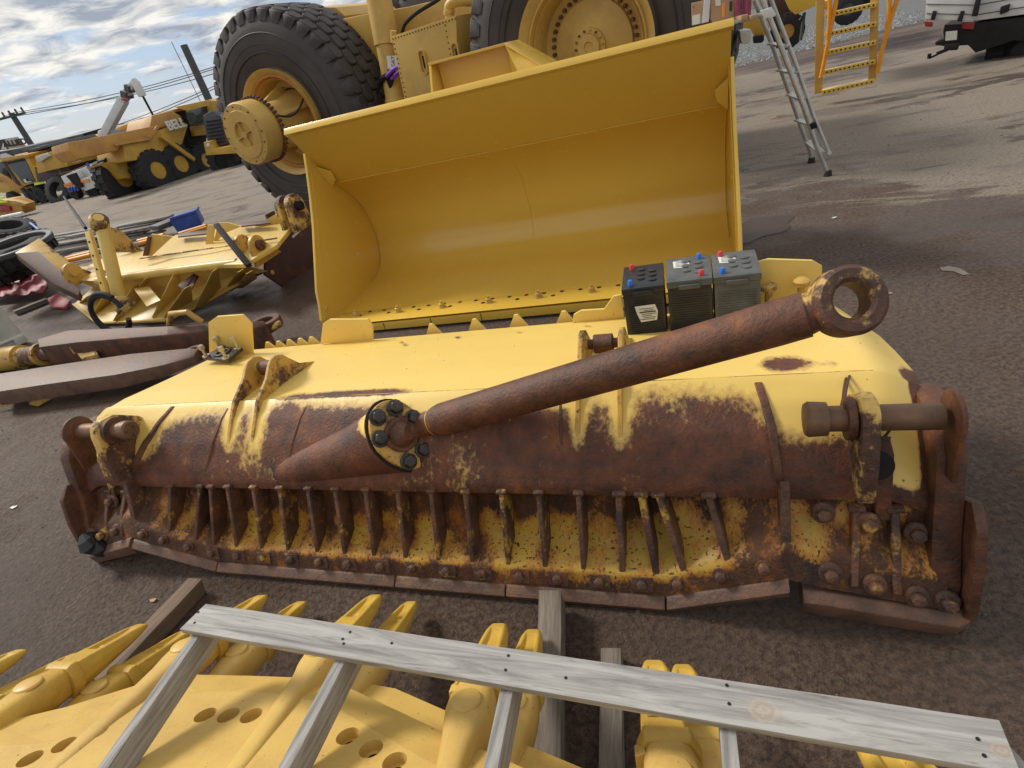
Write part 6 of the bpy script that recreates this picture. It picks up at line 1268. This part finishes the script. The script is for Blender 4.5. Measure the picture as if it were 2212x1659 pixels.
boxo('cardboard_box', 'tall brown cardboard box with an orange stripe beside the boots', 'box', ((195, -60), (348, -90), (350, 135), (215, 160), (195, 120)), sA+.22, .3, 'cardboard', 'boxes on the ladder platform', [('orange_stripe', ((268, 20), (288, 16), (288, 110), (268, 115)), 'chevron_orange'), ('label', ((225, -10), (260, -15), (262, 35), (228, 40)), 'paper'), ('black_mark', ((318, 10), (335, 7), (335, 70), (318, 73)), 'ink')])
boxo('white_tube', 'white plastic strip leaning between the two cardboard boxes', 'strip', ((160, -40), (198, -50), (185, 140), (140, 150)), sA+.2, .05, 'white_paint')
for i, (x0, lab) in enumerate(((345, 'left pink and purple rubber work boot standing on the platform'), (405, 'right pink and purple rubber work boot standing on the platform'))):
    c_ = z5(x0+28, 100, sA+.2); o = thing('work_boot', lab, 'boot', c_, 'pair of pink boots')
    base = z5(x0+28, 140, sA+.2); hh = (z5(x0+28, 0, sA+.2)-base).length; ww = (z5(x0+55, 100, sA+.2)-z5(x0, 100, sA+.2)).length
    mb = MB(); mb.tube([base+V((0, 0, .03)), base+V((0, 0, hh*.35)), base+V((0, 0, hh*.7)), base+V((0, 0, hh*1.3))], [ww*.46, ww*.40, ww*.45, ww*.5], 16); build('shaft', mb, 'pink_rubber', o)
    mb = MB(); mb.box(base+V((0, -.05, .03)), (ww*.9, ww*2.2, .05)); build('sole', mb, 'cardboard', o, bevel=.012); mb = MB(); mb.lathe([(0, ww*.5), (.02, ww*.5)], base+V((0, 0, hh*1.05)), (0, 0, 1), 16); build('purple_band', mb, 'purple', o)
boxo('plastic_container', 'pale plastic container hanging beneath the platform', 'container', ((385, 200), (455, 190), (460, 245), (440, 280), (400, 285), (390, 250)), sA+.9, .35, 'dirty_white')
# machine with the hanging orange access ladder
FA = Frame(tuple(G(*Z5(900, 600), 0))[:2], -33)
def za(zx, zy, s_): return FA.S(*Z5(zx, zy), s_)
am = thing('access_ladder', 'yellow step ladder with perforated treads and orange handrails hanging on the right', 'access ladder', FA.P(0, -1, 0)); SL = -1.2
mb = MB(); a = za(890, 600, SL); b_ = za(905, -80, SL); mb.bar(a, b_, .12, .05, FA.e2); build('stringer', mb, 'truck_paint', am, bevel=.006)
mb = MB(); a = za(1235, 515, SL); b_ = za(1255, -80, SL); mb.bar(a, b_, .11, .05, FA.e2); build('stringer', mb, 'truck_paint', am, bevel=.006)
for (xa, ya, xb, yb) in ((910, 590, 1250, 515), (925, 465, 1255, 393), (930, 340, 1260, 270), (932, 222, 1262, 150), (935, 100, 1262, 28)):
    A = za(xa, ya, SL-.05); Bq = za(xb, yb, SL-.05); mb = MB(); mb.bar(A, Bq, .20 if ya == 590 else .12, .07)
    st_ = build('tread', mb, 'bucket_paint', am, bevel=.008)
    for k in range(11):
        c_ = lerp(A, Bq, .06+.088*k)-FA.e2*(.10 if ya == 590 else .06); build('tread_hole', MB().lathe([(-.003, .014), (.003, .014)], c_, FA.e2, 10), 'black_metal', st_)
for pts in (((905, 500), (930, 380), (965, 200), (1005, 0), (1020, -80)), ((950, 250), (962, 100), (962, -80)), ((1270, 470), (1300, 320), (1350, 140), (1395, 0), (1410, -60)), ((1330, 180), (1345, 60), (1345, -60))):
    mb = MB(); mb.tube(smoothp([za(a, b_, SL-.12) for a, b_ in pts]), .032, 12); build('handrail', mb, 'orange_plastic', am)
ym = thing('yellow_machine', 'yellow machine body with a black wheel behind the aluminium ladder', 'machine', za(800, 250, 2.5))
def yb_(pts, s_, dp, name, mat, bevel=.02): return build(name, MB().prism([za(a, b_, s_) for a, b_ in pts], FA.e2*dp), mat, ym, bevel=bevel)
yb_([(640, -80), (1000, -100), (945, 5), (740, 95), (700, 60)], 0, 1.5, 'cowl', 'bucket_paint'); yb_([(870, 15), (960, 0), (965, 60), (880, 68)], -1.15, .3, 'ladder_mount', 'bucket_paint')
yb_([(345, 120), (520, 95), (560, 190), (540, 235), (470, 225), (450, 185), (370, 175)], 1.5, .6, 'step_frame', 'far_yellow'); yb_([(560, -60), (740, -60), (760, 100), (620, 160), (560, 100)], 2.2, 1.5, 'underbody', 'brown_paint')
farwheel(za(690, 200, 1.8), -FA.e2, .33, .25, ym, 'far_rusty')
yb_([(465, 235), (530, 225), (530, 275), (470, 280)], 1.3, .4, 'step_box', 'black_metal'); mb = MB(); mb.tube([za(770, 130, 1.2), za(800, 80, 1.2), za(775, 260, 1.2)], .03, 8); build('exhaust_stay', mb, 'pole_grey', ym)
bt = thing('parked_truck', 'black underside of a parked truck behind the hanging ladder', 'truck', za(1100, 60, 5))
build('chassis', MB().prism([za(a, b_, 5) for a, b_ in ((1010, -100), (1240, -120), (1240, 20), (1135, 90), (1015, 110))], FA.e2*2), 'black_metal', bt, bevel=.03); farwheel(za(1080, 60, 4.8), -FA.e2, .32, .25, bt, 'dark_grey')
# far machine at the top, beyond gravel
# white tray utility vehicle
FU = Frame(tuple(G(*Z5(2000, 370), 0))[:2], -50)
ut = thing('utility_truck', 'white tray utility truck with a tow bar, seen from behind at the top right', 'utility truck', FU.P(0, 0, 0))
def zu(zx, zy, s_): return FU.S(*Z5(zx, zy), s_)
def ub(pts, s_, dp, name, mat, bevel=.01, d=None): return build(name, MB().prism([zu(a, b_, s_) for a, b_ in pts], FU.e2*dp if d is None else d), mat, ut, bevel=bevel)
ub([(1590, -150), (1925, -180), (1885, 135), (1575, 122)], -.6, .05, 'tailgate', 'white_paint'); 
ub([(1925, -180), (2700, -320), (2700, 30), (1885, 135)], -.5, 1.4, 'side_board', 'white_paint')
for k in range(3): ub([(1582, 85-k*60), (1890, 92-k*62), (1890, 96-k*62), (1582, 89-k*60)], -.612, .01, 'board_groove', 'dark_grey', 0); ub([(1895, 95-k*62), (2500, -5-k*75), (2500, 0-k*75), (1895, 100-k*62)], -.51, .01, 'board_groove', 'dark_grey', 0)
for pts in ([(1625, 70), (1650, 72), (1635, 130), (1608, 128)], [(1805, 70), (1830, 72), (1810, 140), (1778, 138)]): ub(pts, -.64, .04, 'tailgate_hinge', 'black_metal')
ub([(1905, -20), (1940, -30), (1910, 105), (1872, 105)], -.66, .06, 'corner_strap', 'black_metal'); ub([(2060, 45), (2120, 25), (2110, 75), (2055, 95)], -.56, .08, 'side_latch', 'black_metal')
ub([(1568, 135), (1622, 140), (1618, 175), (1575, 172)], -.55, .08, 'tail_light', 'tail_red'); ub([(1812, 140), (1895, 140), (1885, 190), (1810, 185)], -.55, .08, 'tail_light', 'tail_red')
ub([(1708, 205), (1782, 198), (1778, 255), (1705, 262)], -.72, .02, 'number_plate', 'dirty_white', 0)
ub([(1700, 160), (1900, 150), (2600, 60), (2600, 300), (2150, 260), (1900, 340), (1850, 290), (1720, 300), (1640, 290), (1640, 270), (1700, 250), (1690, 210)], -.5, 1.2, 'underbody', 'black_metal')
mb = MB(); mb.bar(zu(1700, 305, -.6), zu(1790, 300, -.6), .09, .09); mb.bar(zu(1650, 345, -.7), zu(1720, 318, -.62), .05, .05); build('tow_bar', mb, 'black_metal', ut, bevel=.006)
mb = MB(); mb.tube([zu(1605, 345, -.72), zu(1600, 375, -.72)], [.03, .028], 10); mb.bar(zu(1600, 375, -.72), zu(1655, 350, -.7), .04, .03); build('tow_ball', mb, 'black_metal', ut)
farwheel(zu(2040, 330, .2), -FU.e1, .36, .26, ut, 'black_metal'); farwheel(zu(2200, 320, .1), -FU.e2, .36, .26, ut, 'dark_grey')

#@@LITTER
bag = MB(); rn = random.Random(9); c_ = FB.P(-2.28, .02, .20)
import itertools
for i in range(3):
    cc_ = c_+V((rn.uniform(-.03, .03), 0, rn.uniform(-.06, .04))); n_ = 12
    pr_ = [(-.07, .01), (-.05, .05), (-.01, .065), (.03, .05), (.065, .015)]; bag.lathe(pr_, cc_, (rn.uniform(-.4, .4), .2, 1), n_)
tag(build('plastic_bag', bag, 'black_plastic', None, jit=.024, smooth=20), 'crumpled dark plastic bag hanging on the left corner of the big blade', 'plastic bag')
for i, (px, py, r, lab) in enumerate(((30, 1096, .022, 'small white paper scrap on the ground at the left edge'), (330, 1317-20, .018, 'pale leaf on the ground left of the brown timber beam'), (1803, 470, .02, 'small white stone on the ground right of the loader bucket'))):
    g_ = G(px, py, .006); pts = [g_+V((cos(a)*r*rn.uniform(.6, 1.5), sin(a)*r*rn.uniform(.5, 1.1), rn.uniform(-.003, .004))) for a in [k*pi/4 for k in range(8)]]
    tag(build('litter', MB().prism(pts, V((0, 0, .004))), 'cardboard' if i == 1 else 'dirty_white'), lab, 'litter')
for i, pp in enumerate((((2030, 578), (2050, 574), (2075, 580), (2095, 592), (2080, 594), (2060, 586), (2035, 584)), ((1905, 632), (1925, 630), (1930, 634), (1908, 637)))):
    tag(build('spill_mark', MB().add([G(a, b_, .004) for a, b_ in pp], [tuple(range(len(pp)))]), 'spill'), kind='structure')

pc_ = G(1622, 497, .004); tag(build('puddle', MB().add([pc_+V((cos(a)*(.42+.07*sin(3*a)+.04*sin(7*a)), sin(a)*(.30+.05*sin(2*a+1)+.03*cos(6*a)), 0)) for a in [2*pi*i/40 for i in range(40)]], [tuple(range(40))]), 'puddle'), kind='structure')

mb = MB(); rn = random.Random(21); q = [G(*Z5(a, b_), .004) for a, b_ in ((320, 440), (1560, 130))]; d = q[1]-q[0]; d.z = 0; L_ = d.length; d.normalize(); nn_ = V((-d.y, d.x, 0))
for i in range(4500):
    p = q[0]+d*rn.uniform(-.25*L_, L_*1.3)+nn_*(abs(rn.gauss(0, 1))*4-.5*rn.random()**2); r = rn.uniform(.02, .055); k = len(mb.v)
    mb.v += [p+V((cos(a)*r*rn.uniform(.7, 1.2), sin(a)*r*rn.uniform(.7, 1.2), rn.uniform(0, r*.3))) for a in (0, 1.5, 3.1, 4.6)]+[p+V((rn.uniform(-r, r)*.4, rn.uniform(-r, r)*.4, r*.9))]
    mb.f += [(k, k+1, k+4), (k+1, k+2, k+4), (k+2, k+3, k+4), (k+3, k, k+4)]
simple('gravel_stone', (.24, .245, .25), .85, var=.6, scale=9, bump=0)
tag(build('gravel_stones', mb, 'gravel_stone', smooth=5), 'loose grey gravel stones along the strip at the top right', 'gravel', kind='stuff')
